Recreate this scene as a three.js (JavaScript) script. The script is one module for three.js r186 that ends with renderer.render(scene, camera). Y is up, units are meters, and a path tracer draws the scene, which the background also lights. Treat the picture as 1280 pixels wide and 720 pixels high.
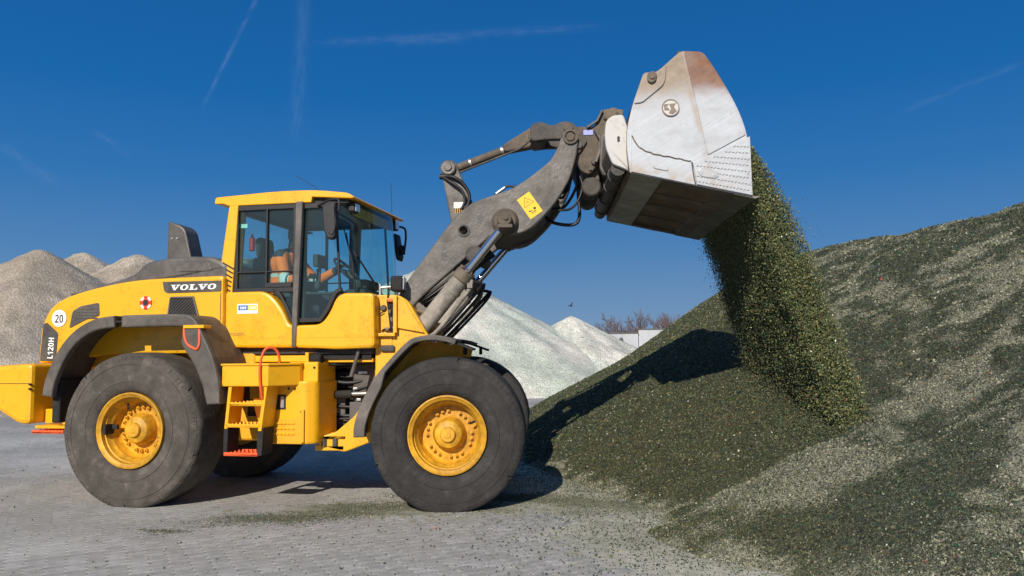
import * as THREE from 'three';
import { RoundedBoxGeometry } from 'three/addons/geometries/RoundedBoxGeometry.js';
import { mergeGeometries, mergeVertices, toCreasedNormals } from 'three/addons/utils/BufferGeometryUtils.js';
import { MarchingCubes } from 'three/addons/objects/MarchingCubes.js';
import { ImprovedNoise } from 'three/addons/math/ImprovedNoise.js';
import { Brush, Evaluator, SUBTRACTION } from 'three-bvh-csg';

// ------------------------------------------------------------------ camera, sky, sun, exposure
const scene = new THREE.Scene();
const camera = new THREE.PerspectiveCamera(39.96, 1280 / 720, 0.1, 900);
camera.position.set(2.575, 1.566, 9.295);
camera.up.set(0.01243, 0.99653, 0.08231);
camera.lookAt(2.575 - 3.857, 1.566 + 8.273, 9.295 - 99.583);
const renderer = new THREE.WebGLRenderer({ antialias: true });
renderer.toneMapping = THREE.LinearToneMapping;
renderer.toneMappingExposure = 1.15;
renderer.shadowMap.enabled = true;
const SUN = new THREE.Vector3(-0.45, 1, 1.74).normalize();
const sun = new THREE.DirectionalLight(0xfff5e8, 4.2);
sun.position.copy(SUN).multiplyScalar(40).add(new THREE.Vector3(2, 0, -4));
sun.target.position.set(2, 0, -4);
sun.castShadow = true;
sun.shadow.mapSize.set(4096, 4096);
Object.assign(sun.shadow.camera, { left: -34, right: 34, top: 34, bottom: -34, near: 1, far: 120 });
scene.add(sun, sun.target);

const P = new ImprovedNoise();
const noise = (x, y, z = 0) => P.noise(x, y, z);
function fbm(x, y, z, oct) { let s = 0, a = 1, t = 0; for (let i = 0; i < oct; i++) { s += a * P.noise(x, y, z + i * 7.3); t += a; a *= 0.5; x *= 2.03; y *= 2.03; z *= 2.03; } return s / t; }
let seed = 12345;
function rnd() { seed |= 0; seed = (seed + 0x6D2B79F5) | 0; let t = Math.imul(seed ^ (seed >>> 15), 1 | seed); t = (t + Math.imul(t ^ (t >>> 7), 61 | t)) ^ t; return ((t ^ (t >>> 14)) >>> 0) / 4294967296; }
const rr = (a, b) => a + (b - a) * rnd();
const gauss = () => (rnd() + rnd() + rnd() + rnd() - 2) * 0.86;
const clamp = (x, a = 0, b = 1) => Math.min(b, Math.max(a, x));
const mix = (a, b, t) => a + (b - a) * t;
const smooth = (a, b, x) => { const t = clamp((x - a) / (b - a)); return t * t * (3 - 2 * t); };

// sky: clear polarised blue, paler towards the horizon, with a few thin contrails
{
  const W = 4096, H = 2048, d = new Float32Array(W * H * 4);
  const stops = [[0, [0.19, 0.29, 0.43]], [3, [0.135, 0.25, 0.42]], [7, [0.072, 0.198, 0.41]], [12, [0.028, 0.15, 0.39]], [18, [0.010, 0.115, 0.35]], [26, [0.007, 0.092, 0.30]], [45, [0.026, 0.094, 0.25]], [90, [0.04, 0.10, 0.235]]];
  const dir = (az, el) => { const a = az * Math.PI / 180, e = el * Math.PI / 180; return new THREE.Vector3(Math.sin(a) * Math.cos(e), Math.sin(e), -Math.cos(a) * Math.cos(e)); };
  const trails = [[-20.2, 24.4, -24.1, 16.2, 0.10, 0.11], [-17.2, 25.5, -17.7, 14.2, 0.42, 0.045], [-17.4, 21.3, 6.5, 22.8, 0.24, 0.05], [-11, 21.8, -5, 22.2, 0.22, 0.05], [24.2, 15.2, 33, 17.5, 0.16, 0.04], [-30.6, 14.5, -28.0, 12.9, 0.18, 0.035], [-36, 13.2, -32, 10.6, 0.3, 0.04]]
    .map(([a, b, c, e, w, s]) => { const A = dir(a, b), B = dir(c, e), n = A.clone().cross(B).normalize(), t = n.clone().cross(A).normalize(); return { A, n, t, len: A.angleTo(B), w: w * Math.PI / 180, s, el: (b + e) / 2 }; });
  const v = new THREE.Vector3();
  for (let y = 0; y < H; y++) {
    const el = ((y + 0.5) / H - 0.5) * 180, e = clamp(el, 0, 90);
    let k = 0; while (k < stops.length - 2 && stops[k + 1][0] < e) k++;
    const [e0, c0] = stops[k], [e1, c1] = stops[k + 1], f = clamp((e - e0) / (e1 - e0));
    const c = [0, 1, 2].map(i => mix(c0[i], c1[i], f));
    for (let x = 0; x < W; x++) {
      let add = 0;
      if (el > 8 && el < 28) {
        const az = ((x + 0.5) / W - 0.5) * 2 * Math.PI; const ce = Math.cos(el * Math.PI / 180);
        v.set(Math.cos(az) * ce, Math.sin(el * Math.PI / 180), Math.sin(az) * ce);
        for (const t of trails) {
          const q = v.dot(t.n); if (Math.abs(q) > t.w * 3.5) continue;
          const l = Math.atan2(v.dot(t.t), v.dot(t.A)); if (l < 0 || l > t.len) continue;
          const along = smooth(0, 0.15, l / t.len) * smooth(1, 0.75, l / t.len);
          const n = 0.3 + 0.65 * fbm(l * 60, q * 300, t.el, 3);
          add += t.s * along * Math.max(0, n) * Math.exp(-(q * q) / (t.w * t.w));
        }
      }
      const az2 = ((x + 0.5) / W - 0.5) * 2 * Math.PI, ce2 = Math.cos(el * Math.PI / 180), ca = Math.cos(az2) * ce2 * SUN.x + Math.sin(el * Math.PI / 180) * SUN.y + Math.sin(az2) * ce2 * SUN.z;
      const au = 0.20 * Math.exp((Math.max(ca, -1) - 1) * 5);      // the air scatters more light round the sun
      const o = (y * W + x) * 4;
      d[o] = c[0] + add + au; d[o + 1] = c[1] + add + au; d[o + 2] = c[2] + add * 0.95 + au; d[o + 3] = 1;
    }
  }
  const t = new THREE.DataTexture(d, W, H, THREE.RGBAFormat, THREE.FloatType);
  t.mapping = THREE.EquirectangularReflectionMapping; t.magFilter = THREE.LinearFilter; t.minFilter = THREE.LinearFilter; t.needsUpdate = true;
  scene.background = t; scene.environment = t;
}

// ------------------------------------------------------------------ helpers
const taken = {};
function numbered(name) { const n = taken[name] = (taken[name] ?? -1) + 1; return n ? `${name}_${String(n).padStart(3, '0')}` : name; }
function shade(o) { o.castShadow = true; o.receiveShadow = true; return o; }
function top(o, name, userData) { o.name = numbered(name); o.userData = userData; scene.add(o); return o; }
function tileTex(size, fn, srgb = true) {            // fn(u, v) in 0..1, periodic -> [r, g, b] 0..1
  const d = new Uint8Array(size * size * 4);
  for (let y = 0; y < size; y++) for (let x = 0; x < size; x++) { const c = fn(x / size, y / size), o = (y * size + x) * 4; for (let i = 0; i < 3; i++) d[o + i] = clamp(c[i]) * 255; d[o + 3] = 255; }
  const t = new THREE.DataTexture(d, size, size); t.wrapS = t.wrapT = THREE.RepeatWrapping; t.magFilter = THREE.LinearFilter; t.minFilter = THREE.LinearMipmapLinearFilter; t.generateMipmaps = true;
  if (srgb) t.colorSpace = THREE.SRGBColorSpace; t.needsUpdate = true; return t;
}
// periodic value noise
function hash2(x, y, s) { let h = Math.imul(x, 374761393) ^ Math.imul(y, 668265263) ^ Math.imul(s, 1274126177); h = Math.imul(h ^ (h >>> 13), 1274126177); return ((h ^ (h >>> 16)) >>> 0) / 4294967296; }
function vnoise(u, v, n, s) { const x = u * n, y = v * n, xi = Math.floor(x), yi = Math.floor(y); let fx = x - xi, fy = y - yi; fx = fx * fx * (3 - 2 * fx); fy = fy * fy * (3 - 2 * fy); const h = (a, b) => hash2(((a % n) + n) % n, ((b % n) + n) % n, s); return mix(mix(h(xi, yi), h(xi + 1, yi), fx), mix(h(xi, yi + 1), h(xi + 1, yi + 1), fx), fy); }
function pf(u, v, n, oct, s) { let a = 1, t = 0, r = 0; for (let i = 0; i < oct; i++) { r += a * vnoise(u, v, n << i, s + i); t += a; a *= 0.55; } return r / t; }
// box-projected uv in metres
function boxUV(g, scale = 1) {
  if (g.index) g = g.toNonIndexed();
  const p = g.attributes.position, n = p.count, uv = new Float32Array(n * 2), a = new THREE.Vector3(), b = new THREE.Vector3(), c = new THREE.Vector3();
  for (let i = 0; i < n; i += 3) {
    a.fromBufferAttribute(p, i); b.fromBufferAttribute(p, i + 1); c.fromBufferAttribute(p, i + 2);
    const nx = (b.y - a.y) * (c.z - a.z) - (b.z - a.z) * (c.y - a.y), ny = (b.z - a.z) * (c.x - a.x) - (b.x - a.x) * (c.z - a.z), nz = (b.x - a.x) * (c.y - a.y) - (b.y - a.y) * (c.x - a.x);
    const ax = Math.abs(nx), ay = Math.abs(ny), az = Math.abs(nz);
    [a, b, c].forEach((q, k) => { const o = (i + k) * 2; if (az >= ax && az >= ay) { uv[o] = q.x; uv[o + 1] = q.y; } else if (ay >= ax) { uv[o] = q.x; uv[o + 1] = q.z; } else { uv[o] = q.z; uv[o + 1] = q.y; } uv[o] *= scale; uv[o + 1] *= scale; });
  }
  g.setAttribute('uv', new THREE.BufferAttribute(uv, 2)); return g;
}
function clean(g) { g = g.index ? g.toNonIndexed() : g; for (const k of Object.keys(g.attributes)) if (!['position', 'normal', 'uv'].includes(k)) g.deleteAttribute(k); if (!g.attributes.normal) g.computeVertexNormals(); if (!g.attributes.uv) g.setAttribute('uv', new THREE.BufferAttribute(new Float32Array(g.attributes.position.count * 2), 2)); return g; }
const merge = list => mergeGeometries(list.map(clean));
// solids
function box(x0, x1, y0, y1, z0, z1, r = 0.012) { const w = x1 - x0, h = y1 - y0, d = z1 - z0; const g = new RoundedBoxGeometry(w, h, d, 2, Math.min(r, w / 2.2, h / 2.2, d / 2.2)); g.translate((x0 + x1) / 2, (y0 + y1) / 2, (z0 + z1) / 2); return g; }
function plate(pts, z0, z1, bevel = 0.008, holes = []) {
  const s = new THREE.Shape(pts.map(p => new THREE.Vector2(p[0], p[1])));
  for (const h of holes) { const q = new THREE.Path(); q.absarc(h[0], h[1], h[2], 0, Math.PI * 2, true); s.holes.push(q); }
  const g = new THREE.ExtrudeGeometry(s, { depth: Math.max(0.001, z1 - z0 - 2 * bevel), bevelEnabled: bevel > 0, bevelThickness: bevel, bevelSize: bevel, bevelOffset: -bevel, bevelSegments: 2, curveSegments: 20 });
  g.translate(0, 0, z0 + bevel); return g;
}
function cyl(a, b, r0, r1 = r0, seg = 20, bev = 0) {
  const A = new THREE.Vector3(...a), B = new THREE.Vector3(...b), L = A.distanceTo(B);
  let g;
  if (bev) { const pr = [[0, 0], [r0 - bev, 0], [r0, bev], [r1, L - bev], [r1 - bev, L], [0, L]]; g = toCreasedNormals(new THREE.LatheGeometry(pr.map(q => new THREE.Vector2(...q)), seg), 0.6); g.translate(0, -L / 2, 0); }
  else g = new THREE.CylinderGeometry(r1, r0, L, seg);
  g.applyQuaternion(new THREE.Quaternion().setFromUnitVectors(new THREE.Vector3(0, 1, 0), B.clone().sub(A).normalize())); g.translate((A.x + B.x) / 2, (A.y + B.y) / 2, (A.z + B.z) / 2); return g;
}
function tube(pts, r, seg = 24, rad = 8) { return new THREE.TubeGeometry(new THREE.CatmullRomCurve3(pts.map(p => new THREE.Vector3(...p)), false, 'centripetal'), seg, r, rad); }
function roundPoly(pts, rads) {              // rounds the corners of a polygon; rads a number or a list
  const out = [], n = pts.length;
  pts.forEach((p, i) => {
    const r = Array.isArray(rads) ? rads[i] : rads; if (!r) { out.push(p); return; }
    const a = pts[(i + n - 1) % n], b = pts[(i + 1) % n]; const da = Math.hypot(a[0] - p[0], a[1] - p[1]), db = Math.hypot(b[0] - p[0], b[1] - p[1]);
    const q = Math.min(r, da * 0.48, db * 0.48); const A = [p[0] + (a[0] - p[0]) / da * q, p[1] + (a[1] - p[1]) / da * q], B = [p[0] + (b[0] - p[0]) / db * q, p[1] + (b[1] - p[1]) / db * q];
    for (let k = 0; k <= 5; k++) { const t = k / 5, u = 1 - t; out.push([u * u * A[0] + 2 * u * t * p[0] + t * t * B[0], u * u * A[1] + 2 * u * t * p[1] + t * t * B[1]]); }
  });
  return out;
}
function lathe(profile, seg = 64, crease = 0.5) { const g = new THREE.LatheGeometry(profile.map(q => new THREE.Vector2(q[0], q[1])), seg); g.rotateX(Math.PI / 2); return toCreasedNormals(g, crease); }   // axis along z, profile [radius, z]
function canvasTex(w, h, draw) { const c = document.createElement('canvas'); c.width = w; c.height = h; draw(c.getContext('2d'), w, h); const t = new THREE.CanvasTexture(c); t.colorSpace = THREE.SRGBColorSpace; t.needsUpdate = true; return t; }
const std = (o) => new THREE.MeshStandardMaterial(o);
const phys = (o) => new THREE.MeshPhysicalMaterial(o);
const lin = (r, g, b) => new THREE.Color().setRGB(r, g, b);

// ------------------------------------------------------------------ ground and pavers
const grainTex = tileTex(1024, (u, v) => { const a = pf(u, v, 5, 5, 1), b = vnoise(u, v, 512, 9), c = pf(u, v, 40, 4, 4), e = pf(u, v, 2, 3, 77); const g = 0.72 + 0.16 * (a - 0.5) + 0.12 * (b - 0.5) + 0.14 * (c - 0.5) + 0.10 * (e - 0.5); return [g * 1.0, g * 0.995, g * 0.985]; });
const stoneBump = tileTex(512, (u, v) => { const a = vnoise(u, v, 256, 3) * 0.6 + pf(u, v, 30, 4, 8) * 0.4; return [a, a, a]; }, false);
const pavTex = grainTex.clone(); pavTex.repeat.set(0.5, 0.5); pavTex.needsUpdate = true;
const pavBump = stoneBump.clone(); pavBump.repeat.set(2, 2); pavBump.needsUpdate = true;
const gTex = grainTex.clone(); gTex.repeat.set(0.21, 0.21); gTex.needsUpdate = true;
const groundMat = std({ map: gTex, color: lin(0.66, 0.645, 0.62), roughness: 0.95, bumpMap: pavBump, bumpScale: 0.002 });
{
  const g = new THREE.PlaneGeometry(1400, 1400, 1, 1); g.rotateX(-Math.PI / 2); g.translate(0, -0.004, -200);
  const uv = g.attributes.uv, p = g.attributes.position; for (let i = 0; i < p.count; i++) uv.setXY(i, p.getX(i), p.getZ(i));
  const m = shade(new THREE.Mesh(g, groundMat)); top(m, 'ground', { kind: 'structure', label: 'grey sandy ground of the yard reaching the horizon' });
}
// main heap: a broad face rising to the right, a nearer shoulder, capped by an uneven crest
function softmin(a, b, k) { const h = clamp(0.5 + 0.5 * (b - a) / k); return mix(b, a, h) - k * h * (1 - h); }
function softmax(a, b, k) { return -softmin(-a, -b, k); }
function heapBase(x, z) {
  const a = 12.67 - 0.518 * Math.hypot(x - 25.53, z + 9.79);
  const cap = 3.80 - 0.62 * Math.exp(-((x - 8.3) ** 2 + (z + 5.2) ** 2) / 5) + 0.30 * Math.exp(-((x - 10.6) ** 2 + (z + 11.5) ** 2) / 9) + 0.5 * noise(x * 0.22 + 3, z * 0.22, 1.7) + 0.25 * noise(x * 0.6, z * 0.6, 4.2) - 0.05 * Math.max(0, -z - 9) + 0.07 * (x - 9);
  let h = softmin(a, cap, 0.6);
  const b = 2.75 - 0.5 * Math.hypot(x - 9.6, (z - 2.2) * 0.92) + 0.16 * noise(x * 0.9, z * 0.9, 8);
  h -= 0.42 * smooth(-4.5, -8.5, z) * smooth(7.5, 4.5, x);
  h = softmax(h, b, 0.22);
  const c = 0.80 - 0.58 * Math.hypot((x - 5.15) * 0.82, (z - 2.3)) + 0.08 * noise(x * 2, z * 2, 3);
  h = softmax(h, c, 0.18);
  return h;
}
function heapH(x, z) {
  const h = heapBase(x, z); const k = smooth(-0.2, 0.5, h);
  const rough = smooth(4.6, 6.6, x + 0.25 * z);            // the tipped face is smooth, the older shoulder lumpy
  return h + k * ((0.05 + 0.16 * rough) * fbm(x * 0.55, z * 0.55, 2, 3) + (0.012 + 0.05 * rough) * fbm(x * 2.3, z * 2.3, 5, 3) + 0.012 * fbm(x * 9, z * 9, 3, 2)) - 0.02 * (1 - k);
}
{
  const yard = new THREE.Group(); top(yard, 'paved_yard', { kind: 'structure', label: 'yard of grey interlocking concrete pavers' });
  const ang = 30.8 * Math.PI / 180, cv = [-Math.sin(ang), -Math.cos(ang)], cu = [Math.cos(ang), -Math.sin(ang)];   // along and across the columns
  const L = 0.225, W = 0.139, gap = 0.003, amp = 0.0135;
  const ts = [0, 0.125, 0.375, 0.5, 0.625, 0.875, 1], off = [0, amp, -amp, 0, amp, -amp, 0];
  function paver(du, dv) {
    const pos = [], uv = [], v3 = (x, y, z) => { pos.push(x, y, z); uv.push(x + du, z + dv); };
    const ring = (ins) => { const l = [], r = []; ts.forEach((t, i) => { let v = (t - 0.5) * L; if (i === 0) v += gap / 2 + ins; if (i === ts.length - 1) v -= gap / 2 + ins; l.push([-W / 2 + gap / 2 + ins + off[i], v]); r.push([W / 2 - gap / 2 - ins + off[i], v]); }); return { l, r }; };
    const A = ring(0.002), B = ring(0), tri = (p, q, s, y1, y2, y3) => { v3(p[0], y1, p[1]); v3(q[0], y2, q[1]); v3(s[0], y3, s[1]); };
    for (let i = 0; i < 6; i++) { tri(A.l[i], A.l[i + 1], A.r[i], 0, 0, 0); tri(A.r[i], A.l[i + 1], A.r[i + 1], 0, 0, 0); }
    const loop = R => [...R.l, ...R.r.slice().reverse()], la = loop(A), lb = loop(B), n = la.length;
    for (let i = 0; i < n; i++) { const j = (i + 1) % n; tri(la[i], lb[i], la[j], 0, -0.002, 0); tri(la[j], lb[i], lb[j], 0, -0.002, -0.002); tri(lb[i], lb[i], lb[j], -0.002, -0.02, -0.002); tri(lb[j], lb[i], lb[j], -0.002, -0.02, -0.02); }
    const g = new THREE.BufferGeometry(); g.setAttribute('position', new THREE.Float32BufferAttribute(pos, 3)); g.setAttribute('uv', new THREE.Float32BufferAttribute(uv, 2)); g.computeVertexNormals(); return g;
  }
  const tones = [0.70, 0.73, 0.75, 0.78, 0.715, 0.76].map((t, i) => std({ map: pavTex, color: lin(t, t * (0.985 + 0.008 * (i % 3)), t * (0.925 + 0.02 * (i % 2))), roughness: 0.93, bumpMap: pavBump, bumpScale: 0.0015 }));
  const shapes = tones.map((_, i) => paver(i * 0.37, i * 0.61));
  const list = [];
  const half = Math.tan(32.9 * Math.PI / 180);
  for (let i = -70; i <= 70; i++) for (let j = -60; j <= 70; j++) {
    const a = i * W, b = (j + (i & 1 ? 0.5 : 0)) * L; const x = 1 + cu[0] * a + cv[0] * b, z = -1 + cu[1] * a + cv[1] * b;
    const dz = 9.295 - z; if (z > 5.2 || z < -8.5) continue;
    if (Math.abs(x - 2.575 + 0.0387 * dz) > half * dz + 1.2) continue;
    if (heapBase(x, z) > 0.12) continue;
    list.push([x, z, Math.hypot(x - 2.575, z - 9.295, 1.5), rr(-0.0007, 0.0007), rr(-0.0015, 0.0015), Math.floor(rnd() * 6)]);
  }
  const inView = q => q[1] < 3.75;
  list.sort((p, q) => (inView(q) - inView(p)) || p[2] - q[2]);
  const rest = tones.map(() => []);
  list.forEach((q, k) => {
    if (k < 300) { const m = shade(new THREE.Mesh(shapes[q[5]], tones[q[5]])); m.position.set(q[0], q[3], q[1]); m.rotation.set(q[4], Math.atan2(-cu[1], cu[0]), 0); m.name = k ? `paver_${String(k).padStart(3, '0')}` : 'paver'; yard.add(m); }
    else { const g = paver(q[0] * 0.7, q[1] * 0.7); g.rotateX(q[4]); g.rotateY(Math.atan2(-cu[1], cu[0])); g.translate(q[0], q[3], q[1]); rest[q[5]].push(g); }
  });
  rest.forEach((gs, i) => { if (!gs.length) return; const m = shade(new THREE.Mesh(mergeGeometries(gs), tones[i])); m.name = i ? `farther_pavers_${String(i).padStart(3, '0')}` : 'farther_pavers'; m.userData = { kind: 'stuff' }; yard.add(m); });
}

// ------------------------------------------------------------------ granules
function chipShape(s, flat) { const g = new THREE.TetrahedronGeometry(1, 0); const p = g.attributes.position; for (let i = 0; i < p.count; i++) { const k = Math.round(p.getX(i) * 3 + p.getY(i) * 5 + p.getZ(i) * 7); p.setXYZ(i, p.getX(i) * (1 + 0.35 * Math.sin(k + s)), p.getY(i) * flat, p.getZ(i) * (0.8 + 0.3 * Math.cos(k * 2 + s))); } g.computeVertexNormals(); g.deleteAttribute('uv'); return g; }
const granMat = std({ color: 0xffffff, roughness: 0.62 });
const M4 = new THREE.Matrix4(), Q4 = new THREE.Quaternion(), E4 = new THREE.Euler(), S4 = new THREE.Vector3(), T4 = new THREE.Vector3(), C4 = new THREE.Color();
function granules(list, shape, mat = granMat) {      // [x, y, z, size, [r, g, b]]
  const im = new THREE.InstancedMesh(shape, mat, list.length);
  list.forEach((q, i) => { E4.set(rnd() * 6.28, rnd() * 6.28, rnd() * 6.28); Q4.setFromEuler(E4); S4.set(q[3] * rr(0.6, 1.5), q[3] * rr(0.6, 1.2), q[3] * rr(0.6, 1.2)); T4.set(q[0], q[1], q[2]); im.setMatrixAt(i, M4.compose(T4, Q4, S4)); im.setColorAt(i, C4.setRGB(...q[4])); });
  return shade(im);
}
function granColour(dust, olive) {
  const r = rnd(), k = 0.35 + 1.55 * Math.pow(rnd(), 1.6);
  let c;
  if (r < 0.0022) c = [0.75, 0.75, 0.72]; else if (r < 0.0028) c = [0.45, 0.1, 0.07]; else if (r < 0.0032) c = [0.05, 0.08, 0.3];
  else if (r < 0.3) c = [0.028, 0.050, 0.029]; else if (r < 0.48) c = [0.016, 0.055, 0.034]; else if (r < 0.8) c = [0.070, 0.075, 0.045]; else c = [0.115, 0.105, 0.065];
  if (r >= 0.0032) { c = [c[0] * k * mix(1, 1.12, olive), c[1] * k * mix(1.02, 1.04, olive), c[2] * k * mix(1.15, 0.62, olive)]; const d = [0.34, 0.335, 0.265], w = rr(0.45, 1.25); c = c.map((v, i) => mix(v, d[i] * w, dust)); }
  return c;
}
function dustAt(x, z, h) {                             // pale dusty patches with ragged outlines on the older shoulder
  const older = smooth(4.7, 6.6, x + 0.22 * z + 0.5 * noise(x * 0.8, z * 0.8, 3));
  const al = 0.86 * x - 0.5 * z, ac = 0.5 * x + 0.86 * z, n = fbm(al * 0.34 + 5, ac * 0.85, 9, 4), m = fbm(x * 3.1, z * 3.1, 1, 4);
  let d = smooth(0.02, 0.26, n + 0.7 * m) * older;
  d = Math.max(d, 0.7 * smooth(0.05, 0.24, fbm(x * 0.45 - 3, z * 0.6, 21, 3) + 0.4 * m) * smooth(-1, -6, z) * smooth(2.0, 2.8, h));
  const mound = smooth(0.25, 0.6, Math.exp(-(((x - 4.7) / 0.95) ** 2 + ((z - 2.35) / 0.6) ** 2)) + 0.55 * m); d = Math.max(d, 0.8 * mound);
  const toe = smooth(mix(0.10, 0.55, older), 0.0, h + 0.3 * m) * 0.75;
  return clamp(Math.max(d * 0.7, toe) + 0.03 + 0.10 * m);
}
{
  // fine grain map under the chips
  const t = tileTex(1024, (u, v) => { const a = vnoise(u, v, 512, 5), b = vnoise(u, v, 256, 6), c = pf(u, v, 12, 4, 7); const s = 0.46 + 0.42 * (a - 0.5) + 0.34 * (b - 0.5) + 0.12 * (c - 0.5) + (a > 0.965 ? 0.3 : 0); return [s, s, s * 0.98]; });
  t.repeat.set(0.3, 0.3);
  const bump = tileTex(1024, (u, v) => { const a = 0.5 * vnoise(u, v, 384, 15) + 0.3 * vnoise(u, v, 190, 6) + 0.2 * pf(u, v, 40, 3, 7); return [a, a, a]; }, false); bump.repeat.set(0.3, 0.3);
  const step = 0.09, x0 = 1.8, z0 = -24, nx = 230, nz = 340, pos = [], col = [], uv = [], idx = [], hs = new Float32Array((nx + 1) * (nz + 1));
  for (let j = 0; j <= nz; j++) for (let i = 0; i <= nx; i++) {
    const x = x0 + i * step, z = z0 + j * step, h = heapH(x, z); hs[j * (nx + 1) + i] = h; pos.push(x, Math.max(h, -0.05), z); uv.push(x, z);
    const d = dustAt(x, z, h), olive = smooth(6.2, 4.6, x + 0.22 * z);
    const a = [mix(0.19, 0.21, olive), mix(0.225, 0.215, olive), mix(0.135, 0.095, olive)], b = [1.1, 1.08, 0.84]; for (let k = 0; k < 3; k++) col.push(mix(a[k], b[k], d));
  }
  for (let j = 0; j < nz; j++) for (let i = 0; i < nx; i++) { const a = j * (nx + 1) + i, b = a + 1, c = a + nx + 1, e = c + 1; if (Math.max(hs[a], hs[b], hs[c], hs[e]) < 0) continue; idx.push(a, c, b, b, c, e); }
  const g = new THREE.BufferGeometry(); g.setAttribute('position', new THREE.Float32BufferAttribute(pos, 3)); g.setAttribute('color', new THREE.Float32BufferAttribute(col, 3)); g.setAttribute('uv', new THREE.Float32BufferAttribute(uv, 2)); g.setIndex(idx); g.computeVertexNormals();
  const heap = shade(new THREE.Mesh(g, std({ map: t, vertexColors: true, roughness: 0.9, bumpMap: bump, bumpScale: 0.02 })));
  top(heap, 'granule_heap', { label: 'huge dark green heap of granules rising behind the falling stream', category: 'heap' });
  // single chips lying on it, as dense as the picture can tell apart
  const chips = [];
  let tries = 0;
  while (chips.length < 400000 && tries++ < 4e6) {
    // sample in polar coordinates round the camera so that near ground gets more of them
    const dist = 4.4 * Math.pow(24 / 4.4, rnd()), az = rr(-4, 36) * Math.PI / 180; if (rnd() > Math.min(1, 13 / dist)) continue;
    const x = 2.575 + Math.sin(az) * dist, z = 9.295 - Math.cos(az) * dist; const h = heapH(x, z); if (h < 0.004) continue;
    const d = dustAt(x, z, h), olive = smooth(6.2, 4.6, x + 0.22 * z);
    const s = (0.0055 + 0.0135 * Math.pow(rnd(), 2.4)) * clamp(dist / 9, 0.8, 1.9);
    const c = granColour(rnd() < d * 1.05 ? rr(0.6, 1.25) : 0.06, Math.max(olive, 0.4)); const b = rnd() < 0.02 ? 1.8 : 1; chips.push([x, h + s * 0.2, z, s * b, [c[0] * 0.78, c[1] * 0.80, c[2] * 0.68]]);
  }
  const im = granules(chips, chipShape(1.3, 0.55)); im.name = 'surface_chips'; im.userData = { kind: 'stuff' }; heap.add(im);
}
{ // a thin layer of pale fines along the foot of the heap and the wheel track
  const st = 0.022, x0 = -2.2, z0 = -3.6, nx = 390, nz = 370, pos = [], col = [], uv = [], idx = [], hs = [];
  for (let j = 0; j <= nz; j++) for (let i = 0; i <= nx; i++) {
    const x = x0 + i * st, z = z0 + j * st, h = heapBase(x, z), n = fbm(x * 1.1, z * 1.9, 41, 4), m = fbm(x * 7, z * 9, 12, 3);
    const toe = smooth(-0.75, -0.05, h), trail = Math.exp(-Math.pow((z - (1.25 - 0.12 * x)) / mix(0.45, 0.8, smooth(-1, 3, x)), 2)) * smooth(-2.2, 0.6, x);
    const t = Math.max(toe * 1.15, trail * 0.85) + 0.75 * n + 0.75 * m - 0.62 + 0.5 * fbm(x * 22, z * 26, 6, 2); hs.push(t); pos.push(x, clamp(t * 0.006, -0.002, 0.004), z); uv.push(x, z);
    const g = smooth(0.0, 0.5, n + 0.6 * m + 0.15) * 0.4 + 0.45 * trail * smooth(3.0, 1.2, x); const a = [1.22, 1.20, 0.98], b = [0.42, 0.44, 0.25]; for (let k = 0; k < 3; k++) col.push(mix(a[k], b[k], clamp(g)));
  }
  for (let j = 0; j < nz; j++) for (let i = 0; i < nx; i++) { const a = j * (nx + 1) + i, b = a + 1, c = a + nx + 1, e = c + 1; if (Math.max(hs[a], hs[b], hs[c], hs[e]) < 0) continue; idx.push(a, c, b, b, c, e); }
  const g = new THREE.BufferGeometry(); g.setAttribute('position', new THREE.Float32BufferAttribute(pos, 3)); g.setAttribute('color', new THREE.Float32BufferAttribute(col, 3)); g.setAttribute('uv', new THREE.Float32BufferAttribute(uv, 2)); g.setIndex(idx); g.computeVertexNormals();
  const dt = grainTex.clone(); dt.repeat.set(0.6, 0.6); dt.needsUpdate = true;
  top(shade(new THREE.Mesh(g, std({ map: dt, color: lin(0.78, 0.78, 0.78), vertexColors: true, roughness: 0.95, bumpMap: pavBump, bumpScale: 0.003 }))), 'dust_layer', { kind: 'stuff', label: 'pale olive dust lying on the pavers by the heap', category: 'dust' });
}
{ // fines and crumbs spilled over the pavers
  const list = []; let n = 0;
  const put = (x, z, s, dust) => { if (heapBase(x, z) > 0.06) return; list.push([x, 0.003 + s * 0.25, z, s, granColour(dust, 0.75)]); };
  while (n++ < 110000) {                                  // trail under and before the front wheel
    const t = rnd(), x = mix(-1.3, 4.6, t), zc = mix(2.05, 0.55, smooth(0, 0.55, t)) + 0.25 * (x > 2.2 ? (x - 2.2) * 0.55 : 0), z = zc + gauss() * mix(0.35, 0.95, t);
    if (fbm(x * 1.1, z * 2.2, 31, 3) + 0.3 * gauss() < mix(0.26, -0.05, smooth(0, 0.42, t))) continue;
    put(x, z, 0.0035 + 0.007 * Math.pow(rnd(), 3), 0.35 * rnd());
  }
  n = 0; while (n++ < 150000) {                           // skirt along the foot of the heap
    const x = rr(1.9, 6.2), z = rr(-5, 4.6), h = heapBase(x, z); if (h < -0.85 || rnd() > Math.exp(h / 0.2) * 0.9 + 0.03) continue; put(x, z, 0.004 + 0.013 * Math.pow(rnd(), 3), 0.5 * rnd() * rnd());
  }
  n = 0; while (n++ < 14000) { const x = rr(-5, 6), z = rr(-4, 4.6); if (rnd() > 0.12 + 0.88 * smooth(-1.5, 3.5, x + 0.4 * noise(x, z, 6))) continue; put(x, z, 0.004 + 0.014 * Math.pow(rnd(), 4), 0.1); }
  const im = granules(list, chipShape(2.1, 0.5)); top(im, 'spilled_granules', { kind: 'stuff', label: 'green crumbs and fines spilled over the pavers', category: 'granules' });
}

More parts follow.
